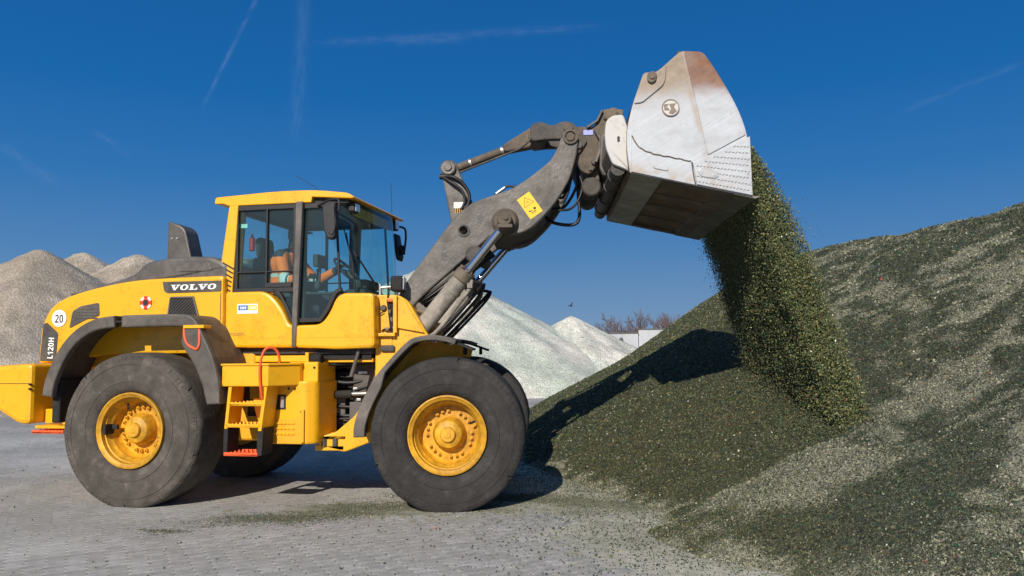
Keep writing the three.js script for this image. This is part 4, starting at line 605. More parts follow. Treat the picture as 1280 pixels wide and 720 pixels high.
// --- boom and lift cylinders
{
  const arm = [[0.93, 2.0], [0.96, 2.18], [1.08, 2.38], [1.55, 3.01], [1.64, 3.11], [1.78, 3.235], [2.02, 3.32], [2.25, 3.39], [2.45, 3.52], [2.68, 3.70], [2.755, 3.83], [2.80, 3.97], [2.91, 4.05], [3.0, 3.98], [2.985, 3.82], [2.945, 3.66], [2.895, 3.50], [2.79, 3.31], [2.67, 3.15], [2.51, 2.99], [2.40, 2.91], [2.25, 2.87], [2.14, 2.90], [2.03, 2.885], [1.80, 2.69], [1.62, 2.53], [1.40, 2.345], [1.18, 2.14], [1.02, 1.93]];
  const rad = [0.05, 0.08, 0.05, 0.05, 0.05, 0.1, 0.1, 0.1, 0.1, 0.08, 0.05, 0.08, 0.07, 0.08, 0.08, 0.1, 0.1, 0.1, 0.1, 0.1, 0.08, 0.08, 0.08, 0.1, 0.1, 0.1, 0.1, 0.06, 0.06];
  for (const s of [1, -1]) {
    const f = g => s > 0 ? g : mirrorZ(clean(g)), b = s > 0 ? 'near' : 'far';
    part('boom_arm', f(plate(roundPoly(arm, rad), 0.50, 0.63, 0.016, [[1.71, 2.93, 0.062], [2.752, 3.60, 0.02]])), greyBoom);
    part('hole_rim', f(lathe([[0.052, -0.01], [0.068, -0.01], [0.068, 0.012], [0.052, 0.012], [0.052, -0.01]], 24).translate(1.71, 2.93, 0.63)), greyDark);
    part('cylinder_boss', [f(cyl([2.17, 3.02, 0.60], [2.17, 3.02, 0.72], 0.155, 0.135, 28, 0.02)), f(cyl([2.17, 3.02, 0.70], [2.17, 3.02, 0.86], 0.085, 0.08, 24, 0.01)), f(cyl([2.19, 3.03, 0.85], [2.19, 3.03, 0.88], 0.03, 0.028, 12, 0.004)), f(box(2.10, 2.26, 2.92, 2.96, 0.84, 0.865, 0.01))], rustDark);
    const u = new THREE.Vector3(0.98, 1.17, 0).normalize(), at = (d, z = 0.76, n = 0) => [1.17 + u.x * d + n * u.y, 1.78 + u.y * d - n * u.x, z - 0.205 + d * 0.125];
    const cy = part('lift_cylinder', [f(cyl(at(0), at(0.80), 0.098, 0.098, 28)), f(cyl(at(0.62), at(0.66), 0.106, 0.106, 28)), f(cyl(at(-0.08), at(0.02), 0.11, 0.10, 24, 0.02))], barrelMat);
    part('cylinder_head', [f(cyl(at(0.78), at(0.90), 0.112, 0.105, 28, 0.012)), ...[0, 1, 2, 3, 4, 5, 6, 7].map(i => { const a = i * Math.PI / 4; const q = at(0.9, 0.76 + 0.088 * Math.sin(a), 0.088 * Math.cos(a)), w = at(0.925, 0.76 + 0.088 * Math.sin(a), 0.088 * Math.cos(a)); return f(cyl(q, w, 0.012, 0.012, 6)); })], rustDark, { to: cy });
    part('cylinder_rod', f(cyl(at(0.88), at(1.50), 0.046, 0.046, 24)), chrome, { to: cy });
    part('cylinder_pipe', [f(tube([at(0.05, 0.84, 0.10), at(0.12, 0.84, 0.15), at(0.6, 0.82, 0.155), at(0.80, 0.80, 0.14), at(0.86, 0.78, 0.10)], 0.024, 30)), f(box(-0.03, 0.03, -0.03, 0.03, -0.04, 0.04, 0.008).translate(...at(0.80, 0.80, 0.13)))], barrelMat, { to: cy });
    part('cylinder_hose', [f(tube([at(0.10, 0.70, 0.16), at(0.4, 0.66, 0.19), at(0.78, 0.66, 0.21), at(0.90, 0.70, 0.20), at(0.86, 0.74, 0.12)], 0.02, 30)), f(tube([at(0.0, 0.66, 0.2), at(0.3, 0.6, 0.23), at(0.84, 0.6, 0.25), at(0.92, 0.64, 0.22)], 0.017, 30))], hoseMat, { to: cy });
    part('rod_eye', [f(cyl(at(1.46), at(1.56), 0.06, 0.085, 16, 0.01))], rustDark, { to: cy });
  }
  part('boom_cross_tube', [plate(roundPoly([[1.98, 2.86], [2.20, 3.14], [2.45, 3.34], [2.70, 3.55], [2.80, 3.45], [2.60, 3.12], [2.45, 2.97], [2.2, 2.88]], 0.06), -0.52, 0.52, 0.01), cyl([1.62, 2.62, -0.52], [1.62, 2.62, 0.52], 0.12, 0.12, 24), cyl([1.86, 2.70, -0.52], [1.86, 2.70, 0.52], 0.075, 0.075, 24)], greyDark);
  part('boom_disc', [cyl([1.83, 2.66, 0.52], [1.83, 2.66, 0.66], 0.10, 0.10, 24, 0.02)], greyDark);
  for (let i = 0; i < 5; i++) part('boom_hose', tube([[1.20 + i * 0.02, 2.15 - i * 0.02, 0.56 - i * 0.05], [1.45 + i * 0.02, 2.33 - i * 0.03, 0.58 - i * 0.07], [1.72, 2.54 - i * 0.02, 0.55 - i * 0.07], [1.95 + i * 0.02, 2.78 - i * 0.02, 0.50 - i * 0.06]], 0.018, 24), hoseMat);
  for (const [i, a, b, e] of [[0, 0.02, 0, 0], [1, -0.03, 0.07, -0.10], [2, -0.02, -0.04, 0.06]]) part('boom_hose', tube([[2.60, 3.24 - i * 0.03, 0.40 - i * 0.16], [2.74 + a, 3.17 - i * 0.03 + b, 0.48 - i * 0.14], [2.92 + e, 3.20 + b - i * 0.05, 0.45 - i * 0.1], [3.02 + a, 3.44 + b, 0.40 - i * 0.08], [2.98, 3.68, 0.36 - i * 0.06]], 0.014 + 0.003 * i, 30), hoseMat);
  for (let i = 0; i < 4; i++) part('boom_hose', tube([[2.70, 3.30 + i * 0.05, 0.52], [2.80, 3.24 + i * 0.06, 0.56 - i * 0.04], [2.88, 3.40 + i * 0.05, 0.5 - i * 0.06], [2.90, 3.62 + i * 0.03, 0.42 - i * 0.06]], 0.017, 20), hoseMat);
  part('top_hose', [tube([[1.98, 3.28, 0.42], [2.08, 3.40, 0.40], [2.20, 3.47, 0.40], [2.32, 3.44, 0.42], [2.38, 3.40, 0.44]], 0.014, 20)], hoseMat); part('hose_fitting', cyl([2.06, 3.385, 0.40], [2.16, 3.455, 0.40], 0.02, 0.02, 10), zinc);
  decal('warning_sticker', 0.165, 0.265, canvasTex(256, 412, (c, w, h) => { c.fillStyle = '#f2c11e'; c.fillRect(0, 0, w, h); c.strokeStyle = '#4a3a10'; c.lineWidth = 8; c.beginPath(); c.moveTo(128, 40); c.lineTo(222, 190); c.lineTo(34, 190); c.closePath(); c.stroke(); c.lineWidth = 6; c.beginPath(); c.moveTo(100, 160); c.lineTo(128, 120); c.lineTo(150, 160); c.moveTo(118, 100); c.lineTo(138, 150); c.stroke(); c.fillStyle = '#2e2710'; c.beginPath(); c.arc(170, 292, 24, 0, 7); c.fill(); c.beginPath(); c.moveTo(50, 270); c.lineTo(120, 300); c.lineTo(60, 306); c.fill(); c.fillRect(80, 330, 90, 12); c.lineWidth = 8; c.beginPath(); c.moveTo(96, 300); c.lineTo(96, 372); c.moveTo(150, 310); c.lineTo(140, 372); c.stroke(); }), [2.445, 3.20, 0.634], 0.60, {});
}
// --- tilt linkage and coupler
{
  const lev = part('tilt_lever', [plate(roundPoly([[1.40, 3.70], [1.39, 3.80], [1.47, 3.865], [1.57, 3.84], [1.60, 3.74], [1.79, 3.28], [1.70, 3.05], [1.52, 3.05]], 0.06), -0.11, 0.11, 0.015), cyl([1.48, 3.76, -0.16], [1.48, 3.76, 0.16], 0.09, 0.09, 24, 0.012), cyl([1.48, 3.76, 0.15], [1.48, 3.76, 0.18], 0.05, 0.045, 16, 0.005), cyl([1.64, 3.08, -0.5], [1.64, 3.08, 0.5], 0.08, 0.08, 20)], greyBoom);
  part('lever_hose', [tube([[1.45, 3.66, 0.13], [1.55, 3.64, 0.16], [1.66, 3.56, 0.15], [1.73, 3.42, 0.14], [1.70, 3.30, 0.14], [1.62, 3.26, 0.14]], 0.02, 30), tube([[1.40, 3.66, 0.12], [1.52, 3.58, 0.17], [1.64, 3.48, 0.17], [1.68, 3.36, 0.16], [1.64, 3.26, 0.15]], 0.017, 30), cyl([1.38, 3.66, 0.1], [1.46, 3.66, 0.12], 0.035, 0.03, 10)], hoseMat, { to: lev });
  part('lever_label', box(1.545, 1.67, 3.27, 3.345, 0.11, 0.15, 0.004), std({ color: lin(0.75, 0.74, 0.68), roughness: 0.6 }), { to: lev }); part('lever_fittings', [0, 1, 2, 3].map(i => cyl([1.56 + i * 0.025, 3.20 - i * 0.005, 0.14], [1.57 + i * 0.025, 3.28, 0.14], 0.011, 0.011, 8)), std({ color: lin(0.5, 0.3, 0.1), metalness: 0.6, roughness: 0.4 }), { to: lev });
  const rod = part('tilt_cylinder', [cyl([1.54, 3.775, 0], [2.22, 4.025, 0], 0.047, 0.047, 20), (() => { const g = plate(roundPoly([[2.14, 3.95], [2.12, 4.04], [2.40, 4.21], [2.50, 4.27], [2.62, 4.24], [2.66, 4.12], [2.58, 4.03], [2.42, 4.0]], 0.05), -0.08, 0.08, 0.02); return g; })(), cyl([2.54, 4.14, -0.15], [2.54, 4.14, 0.15], 0.115, 0.115, 28, 0.015)], rustDark);
  part('pin', [cyl([2.54, 4.14, 0.14], [2.54, 4.14, 0.18], 0.05, 0.045, 16, 0.005), box(2.44, 2.56, 4.06, 4.10, 0.13, 0.17, 0.008)], greyDark, { to: rod });
  part('cylinder_pipe', [cyl([1.56, 3.70, 0.06], [2.18, 3.935, 0.06], 0.013, 0.013, 8), tube([[2.18, 3.935, 0.06], [2.32, 3.98, 0.10], [2.42, 4.04, 0.15], [2.48, 4.10, 0.16]], 0.012, 14, 6)], greyDark, { to: rod }); part('pipe_clamp', [cyl([1.72, 3.84, 0], [1.74, 3.848, 0], 0.056, 0.056, 18), cyl([2.10, 3.98, 0], [2.125, 3.99, 0], 0.056, 0.056, 18)], zinc, { to: rod });
  for (const z of [0.14, -0.24]) part('tilt_link', [plate(roundPoly([[2.46, 4.03], [2.45, 4.22], [2.56, 4.27], [2.72, 4.21], [2.84, 4.27], [2.94, 4.25], [3.02, 4.18], [3.18, 4.20], [3.28, 4.10], [3.05, 4.08], [2.94, 4.06], [2.80, 4.05], [2.64, 4.05]], 0.05), z, z + 0.10, 0.014)], greyDark);
  part('link_pin', [cyl([2.90, 4.17, -0.28], [2.90, 4.17, 0.28], 0.055, 0.055, 20, 0.008)], rustDark);
  part('boom_head_pin', [cyl([2.905, 3.965, -0.65], [2.905, 3.965, 0.65], 0.05, 0.05, 20, 0.008), lathe([[0.06, 0], [0.085, 0], [0.085, 0.03], [0.06, 0.03], [0.06, 0]], 28).translate(2.905, 3.965, 0.628), lathe([[0.06, -0.03], [0.085, -0.03], [0.085, 0], [0.06, 0], [0.06, -0.03]], 28).translate(2.905, 3.965, -0.628)], rustDark);
  const cp = assembly('quick_coupler');
  for (const s of [1, -1]) {
    const f = g => s > 0 ? g : mirrorZ(clean(g));
    part('coupler_plate', f(plate(roundPoly([[2.86, 3.90], [2.89, 4.05], [3.0, 4.12], [3.16, 4.10], [3.24, 4.20], [3.27, 4.30], [3.38, 4.32], [3.52, 4.30], [3.50, 4.20], [3.38, 4.16], [3.27, 4.0], [3.22, 3.82], [3.20, 3.66], [3.12, 3.56], [3.02, 3.60], [2.96, 3.76]], 0.04), 0.40, 0.52, 0.014)), rustDark, { to: cp });
    part('coupler_rib', [f(strip([[3.20, 4.06], [3.26, 3.94], [3.24, 3.80], [3.20, 3.68]], 0.03, 0.52, 0.60, 0.005)), f(strip([[3.10, 4.08], [3.22, 4.16], [3.28, 4.28]].reverse(), 0.022, 0.52, 0.57, 0.004))], greyBoom, { to: cp });
    for (const [x, y] of [[3.30, 4.20], [3.44, 4.25], [3.12, 3.62], [3.33, 4.05]]) part('coupler_bolt', f(cyl([x, y, 0.515], [x, y, 0.545], 0.02, 0.018, 8)), greyDark, { to: cp });
    part('coupler_cheek', f(plate(roundPoly([[3.22, 3.58], [3.24, 3.98], [3.34, 4.02], [3.40, 3.90], [3.36, 3.56], [3.28, 3.50]], 0.05), 0.56, 0.66, 0.012)), greyBoom, { to: cp });
    part('pin_cover', [f(plate(roundPoly([[2.93, 3.80], [2.93, 3.93], [3.05, 4.0], [3.10, 3.94], [3.0, 3.79]], 0.05), 0.52, 0.56, 0.008)), f(cyl([3.0, 3.885, 0.55], [3.0, 3.885, 0.59], 0.045, 0.04, 16, 0.005)), f(cyl([3.17, 3.70, 0.50], [3.17, 3.70, 0.56], 0.035, 0.032, 14, 0.005))], greyDark, { to: cp });
    part('hydraulic_motor', [f(cyl([3.14, 3.44, 0.20], [3.14, 3.44, 0.46], 0.115, 0.11, 20, 0.015)), f(cyl([3.22, 3.60, 0.25], [3.08, 3.34, 0.3], 0.07, 0.07, 16, 0.01))], greyDark, { to: cp });
  }
  part('hook_bar', [cyl([3.40, 4.28, -0.5], [3.40, 4.28, 0.5], 0.05, 0.05, 16), box(3.06, 3.24, 3.45, 3.95, -0.40, 0.40, 0.03)], rustDark, { to: cp });
  part('reflector_tag', [box(3.055, 3.165, 4.01, 4.07, 0.515, 0.53, 0.004)], std({ color: lin(0.45, 0.47, 0.85), roughness: 0.2, metalness: 0.3 }), { to: cp });
}
// --- bucket
{
  const px = 3.42, py = 3.05, sx = 1.28, sy = 1.60, N = 768;    // the worn side plate: bare silvery steel, brown where paint burnt and rust set in
  const d = new Uint8Array(N * N * 4);
  for (let j = 0; j < N; j++) for (let i = 0; i < N; i++) {
    const u = i / N, v = j / N, x = px + u * sx, y = py + v * sy; const a = fbm(x * 3, y * 3, 1, 5), b = fbm(x * 12, y * 12, 4, 4), e = hash2(i, j, 5) - 0.5;
    let c = [0.47, 0.495, 0.52].map(q => q * (1 + 0.14 * a + 0.10 * b + 0.05 * e));
    const scr = smooth(0.22, 0.4, fbm(x * 2 + y * 14, y * 3 - x * 9, 7, 3)); c = c.map(q => q * (1 + 0.05 * scr));
    const crease = x - mix(4.02, 4.24, (4.58 - y) / 1.1);
    const tan = smooth(3.98, 4.32, y + 0.16 * a + 0.08 * b - 0.10 * (x - 3.9)) * smooth(0.02, -0.02, crease); c = c.map((q, k) => mix(q, [0.30, 0.235, 0.165][k] * (1 + 0.35 * b + 0.25 * e), 0.95 * tan));
    const rst = smooth(4.06, 4.26, y + 0.10 * a + 0.06 * b) * smooth(-0.01, 0.02, crease); c = c.map((q, k) => mix(q, [0.20, 0.085, 0.035][k] * (1 + 0.4 * b + 0.35 * e), clamp(rst * (0.93 + 0.35 * a))));
    const edge = smooth(0.05, 0.0, Math.abs(crease + 0.015)) * smooth(-0.2, 0.3, a + 0.2); c = c.map((q, k) => mix(q, [0.33, 0.23, 0.14][k], 0.5 * edge));
    const low = smooth(0.16, 0.0, y - mix(3.37, 3.10, (x - 3.45) / 1.21)) * smooth(-0.25, 0.35, b + a); c = c.map((q, k) => mix(q, [0.36, 0.28, 0.2][k], 0.65 * low));
    const gr = smooth(0.05, 0.45, fbm(x * 1.6 + 2, y * 5, 17, 4)); c = c.map((q, k) => q * (1 - 0.16 * gr * [0.9, 1, 1.1][k])); const sk = Math.max(0, fbm((x * 0.86 + y * 0.5) * 2, (y * 0.86 - x * 0.5) * 60, 3, 2)); c = c.map(q => q * (1 + 0.22 * (sk - 0.1)));
    const sp = smooth(0.3, 0.42, fbm(x * 22, y * 22, 9, 3)); c = c.map((q, k) => mix(q, [0.34, 0.27, 0.2][k], 0.22 * sp));
    const o = (j * N + i) * 4; for (let k = 0; k < 3; k++) { const q = clamp(c[k]); d[o + k] = 255 * (q <= 0.0031308 ? q * 12.92 : 1.055 * Math.pow(q, 1 / 2.4) - 0.055); } d[o + 3] = 255;
  }
  const st = new THREE.DataTexture(d, N, N); st.colorSpace = THREE.SRGBColorSpace; st.magFilter = THREE.LinearFilter; st.minFilter = THREE.LinearMipmapLinearFilter; st.generateMipmaps = true; st.wrapS = st.wrapT = THREE.RepeatWrapping; st.needsUpdate = true;
  const steel = std({ map: st, metalness: 0.05, roughness: 0.58, bumpMap: rep(fineBump, 4), bumpScale: 0.0006 });
  const sideUV = g => { g = clean(g); const p = g.attributes.position, uv = g.attributes.uv; for (let i = 0; i < p.count; i++) uv.setXY(i, (p.getX(i) - px) / sx, (p.getY(i) - py) / sy); return g; };
  const white = std({ color: lin(0.54, 0.545, 0.55), map: rep(dirt, 1), roughness: 0.5 });
  const side = roundPoly([[3.462, 3.36], [3.435, 3.60], [3.44, 3.80], [3.50, 4.05], [3.62, 4.38], [3.70, 4.385], [3.76, 4.39], [4.0, 4.60], [4.22, 4.585], [4.31, 4.45], [4.42, 4.255], [4.515, 4.07], [4.585, 3.90], [4.635, 3.72], [4.66, 3.4], [4.665, 3.095]], [0.01, 0.1, 0.1, 0.15, 0.03, 0.02, 0.02, 0.05, 0.05, 0.1, 0.1, 0.1, 0.1, 0.1, 0.1, 0.01]);
  const bk = assembly('bucket', { label: 'scuffed silver bucket with rust brown top, tipped at full height' });
  for (const s of [1, -1]) {
    const f = g => s > 0 ? clean(g) : mirrorZ(clean(g));
    const o = { to: bk, uv: false };
    part('side_plate', sideUV(f(plate(side, 1.425, 1.462, 0.008))), steel, o);
    part('front_side_plate', sideUV(f(plate(roundPoly([[4.035, 4.575], [4.20, 4.56], [4.30, 4.42], [4.41, 4.23], [4.50, 4.06], [4.57, 3.88], [4.615, 3.72], [4.235, 3.52]], 0.02), 1.458, 1.476, 0.006))), steel, o);
    part('lower_side_plate', sideUV(f(plate([[3.475, 3.365], ...spl([[3.485, 3.72], [3.56, 3.60], [3.70, 3.53], [3.88, 3.49], [4.07, 3.445]], 14), [4.10, 3.22]], 1.458, 1.478, 0.006))), steel, o);
    part('weld_bead', [tube(spl([[3.487, 3.735], [3.56, 3.615], [3.70, 3.545], [3.88, 3.505], [4.07, 3.46]], 20).map((p, i) => [p[0], p[1] + 0.004 * Math.sin(i * 2.3), 1.464 * s]), 0.007, 60, 6), tube([[4.075, 3.45, 1.47 * s], [4.085, 3.33, 1.47 * s], [4.107, 3.215, 1.47 * s]], 0.010, 14, 6)].map(clean), rustDark, { to: bk });
    const tp = part('tread_plate', sideUV(f(plate([[4.085, 3.445], [4.20, 3.49], [4.655, 3.70], [4.662, 3.105], [4.12, 3.225]], 1.458, 1.482, 0.005))), steel, o);
    const tr = []; for (let r = 0; r < 11; r++) for (let k = 0; k < 17; k++) { const u = 0.02 + k * 0.0335 + (r & 1 ? 0.016 : 0), x = 4.11 + u, y = 3.205 - 0.22 * u + r * 0.052 + (r * 0.052) * u * 0.4; if (y > 3.43 + (x - 4.085) * 0.46 - 0.02 || x > 4.645 || y < 3.235 - (x - 4.11) * 0.215) continue; const g = new THREE.OctahedronGeometry(0.012, 0); g.scale(1.7, 0.7, 0.9); g.rotateZ(k & 1 ? 0.75 : -0.15); g.translate(x, y, 1.483); tr.push(f(g)); }
    part('tread_studs', tr, std({ color: lin(0.5, 0.5, 0.49), roughness: 0.4, metalness: 0.3 }), { to: tp });
    part('lug_plate', [f(plate(roundPoly([[4.13, 3.36], [4.17, 3.39], [4.32, 3.345], [4.335, 3.30], [4.30, 3.28], [4.16, 3.30]], 0.03), 1.48, 1.492, 0.004)), f(cyl([4.29, 3.315, 1.485], [4.29, 3.315, 1.497], 0.016, 0.016, 12)), f(cyl([4.17, 3.345, 1.485], [4.17, 3.345, 1.497], 0.012, 0.012, 12))], zinc, { to: tp });
    part('slot_boss', sideUV(f(plate(roundPoly([[3.69, 3.395], [3.69, 3.445], [3.84, 3.41], [3.84, 3.36]], 0.024), 1.474, 1.49, 0.005))), steel, o);
    const lug = part('pin_lug', sideUV(f(plate(roundPoly([[3.515, 4.06], [3.625, 4.375], [3.74, 4.38], [3.85, 4.45], [3.835, 4.30], [3.81, 4.24], [3.60, 4.07]], [0.02, 0.02, 0.02, 0.02, 0.03, 0.03, 0.03]), 1.458, 1.48, 0.006))), steel, o);
    part('lug_pin', [f(plate(roundPoly([[3.65, 4.28], [3.655, 4.36], [3.71, 4.385], [3.75, 4.35], [3.735, 4.28], [3.69, 4.255]], 0.02), 1.478, 1.51, 0.008)), f(cyl([3.70, 4.32, 1.50], [3.70, 4.32, 1.525], 0.028, 0.026, 14, 0.004))], rustDark, { to: lug });
    // round maker's mark
    const mk = part('round_mark', [f(cyl([3.88, 4.01, 1.455], [3.88, 4.01, 1.472], 0.085, 0.085, 36, 0.004))], std({ color: lin(0.52, 0.50, 0.46), roughness: 0.45, metalness: 0.2 }), { to: bk });
    const e = [plate([[3.815, 4.045], [3.86, 4.05], [3.845, 4.025], [3.812, 4.02]], 1.471, 1.477, 0.001), plate([[3.812, 4.012], [3.85, 4.016], [3.87, 3.985], [3.82, 3.985]], 1.471, 1.477, 0.001), plate([[3.865, 4.048], [3.935, 4.055], [3.91, 4.02], [3.94, 3.975], [3.90, 3.945], [3.86, 3.955], [3.885, 4.0]], 1.471, 1.477, 0.001)];
    const ring = lathe([[0.078, 0], [0.088, 0], [0.088, 0.008], [0.078, 0.008], [0.078, 0]], 36); ring.translate(3.88, 4.01, 1.47); part('mark_relief', [...e.map(f), f(ring)], std({ color: lin(0.22, 0.17, 0.13), roughness: 0.6 }), { to: mk });
    // tilting frame cheeks behind the shell
    part('frame_cheek', f(plate(roundPoly([[3.225, 3.80], [3.245, 3.93], [3.32, 3.985], [3.42, 3.985], [3.475, 3.80], [3.475, 3.40], [3.30, 3.475], [3.235, 3.64]], [0.05, 0.05, 0.05, 0.03, 0.02, 0.01, 0.03, 0.05]), 1.30, 1.36, 0.012, [])), white, { to: bk });
    part('cheek_slot', f(plate(roundPoly([[3.352, 3.70], [3.352, 3.76], [3.378, 3.76], [3.378, 3.70]], 0.012), 1.356, 1.364, 0.002)), black, { to: bk });
    part('cheek_edge', f(plate([[3.455, 3.42], [3.475, 3.42], [3.47, 3.85], [3.45, 3.85]], 1.345, 1.43, 0.004)), rustDark, { to: bk });
  }
  const shell = [[4.66, 3.10], [4.665, 3.12], [3.52, 3.375], [3.475, 3.42], [3.455, 3.60], [3.46, 3.80], [3.52, 4.05], [3.63, 4.36], [3.76, 4.40], [4.0, 4.60], [4.0, 4.57], [3.78, 4.37], [3.66, 4.33], [3.55, 4.04], [3.49, 3.80], [3.485, 3.60], [3.50, 3.45], [3.53, 3.41], [4.66, 3.16]];
  part('shell', plate([[4.655, 3.115], [3.50, 3.375], [3.455, 3.42], [3.44, 3.60], [3.445, 3.80], [3.505, 4.05], [3.62, 4.375], [3.76, 4.385], [4.0, 4.595], [4.02, 4.565], [3.78, 4.355], [3.655, 4.34], [3.55, 4.04], [3.49, 3.80], [3.485, 3.60], [3.50, 3.45], [3.54, 3.42], [4.66, 3.165]], -1.424, 1.424, 0.003), std({ color: lin(0.40, 0.29, 0.185), map: rep(grubby, 1.3), roughness: 0.8 }), { to: bk });
  const dirX = 1.155, slope = -0.26 / 1.155, bot = x => 3.375 + (x - 3.50) * slope; // underside line
  const slab = (x0, x1, t0, t1, z0, z1) => plate([[x0, bot(x0) - t0], [x1, bot(x1) - t0], [x1, bot(x1) - t1], [x0, bot(x0) - t1]].reverse(), z0, z1, 0.003);
  part('heel_plate', slab(3.48, 3.78, 0.0, 0.028, -1.40, 1.42), std({ color: lin(0.62, 0.64, 0.56), map: rep(grubby, 1), roughness: 0.6 }), { to: bk });
  for (const z of [1.30, 0.02, -1.42]) part('wear_strip', slab(3.78, 4.36, 0.0, 0.026, z, z + 0.12), rustDark, { to: bk });
  for (const z of [0.66, -0.66]) part('wear_strip', slab(3.80, 4.34, 0.0, 0.014, z, z + 0.05), rustDark, { to: bk });
  part('wear_plate', slab(4.36, 4.50, 0.0, 0.034, -1.42, 1.42), rustDark, { to: bk });
  part('cutting_edge', [slab(4.49, 4.70, 0.002, 0.028, -1.45, 1.45), plate([[4.70, bot(4.70) - 0.002], [4.74, bot(4.73) + 0.008], [4.70, bot(4.70) - 0.028]].reverse(), -1.45, 1.45, 0.001)], std({ color: lin(0.5, 0.51, 0.45), map: rep(grubby, 1.2), roughness: 0.5, metalness: 0.3 }), { to: bk });
  part('frame_tube', [cyl([3.36, 3.44, -1.31], [3.36, 3.44, 1.31], 0.075, 0.075, 24), ...[-0.95, -0.25, 0.45, 1.0].map(z => cyl([3.36, 3.44, z], [3.36, 3.44, z + 0.04], 0.088, 0.088, 24))], greyDark, { to: bk });
  part('frame_back', [plate(roundPoly([[3.24, 3.62], [3.26, 3.92], [3.42, 3.97], [3.46, 3.50], [3.40, 3.45]], 0.03), -1.30, 1.30, 0.01)], std({ color: lin(0.66, 0.56, 0.45), map: rep(grubby, 1.2), roughness: 0.7 }), { to: bk });
  part('top_spout_edge', [cyl([3.99, 4.59, -1.42], [3.99, 4.59, 1.42], 0.022, 0.022, 12)], rustDark, { to: bk });
}
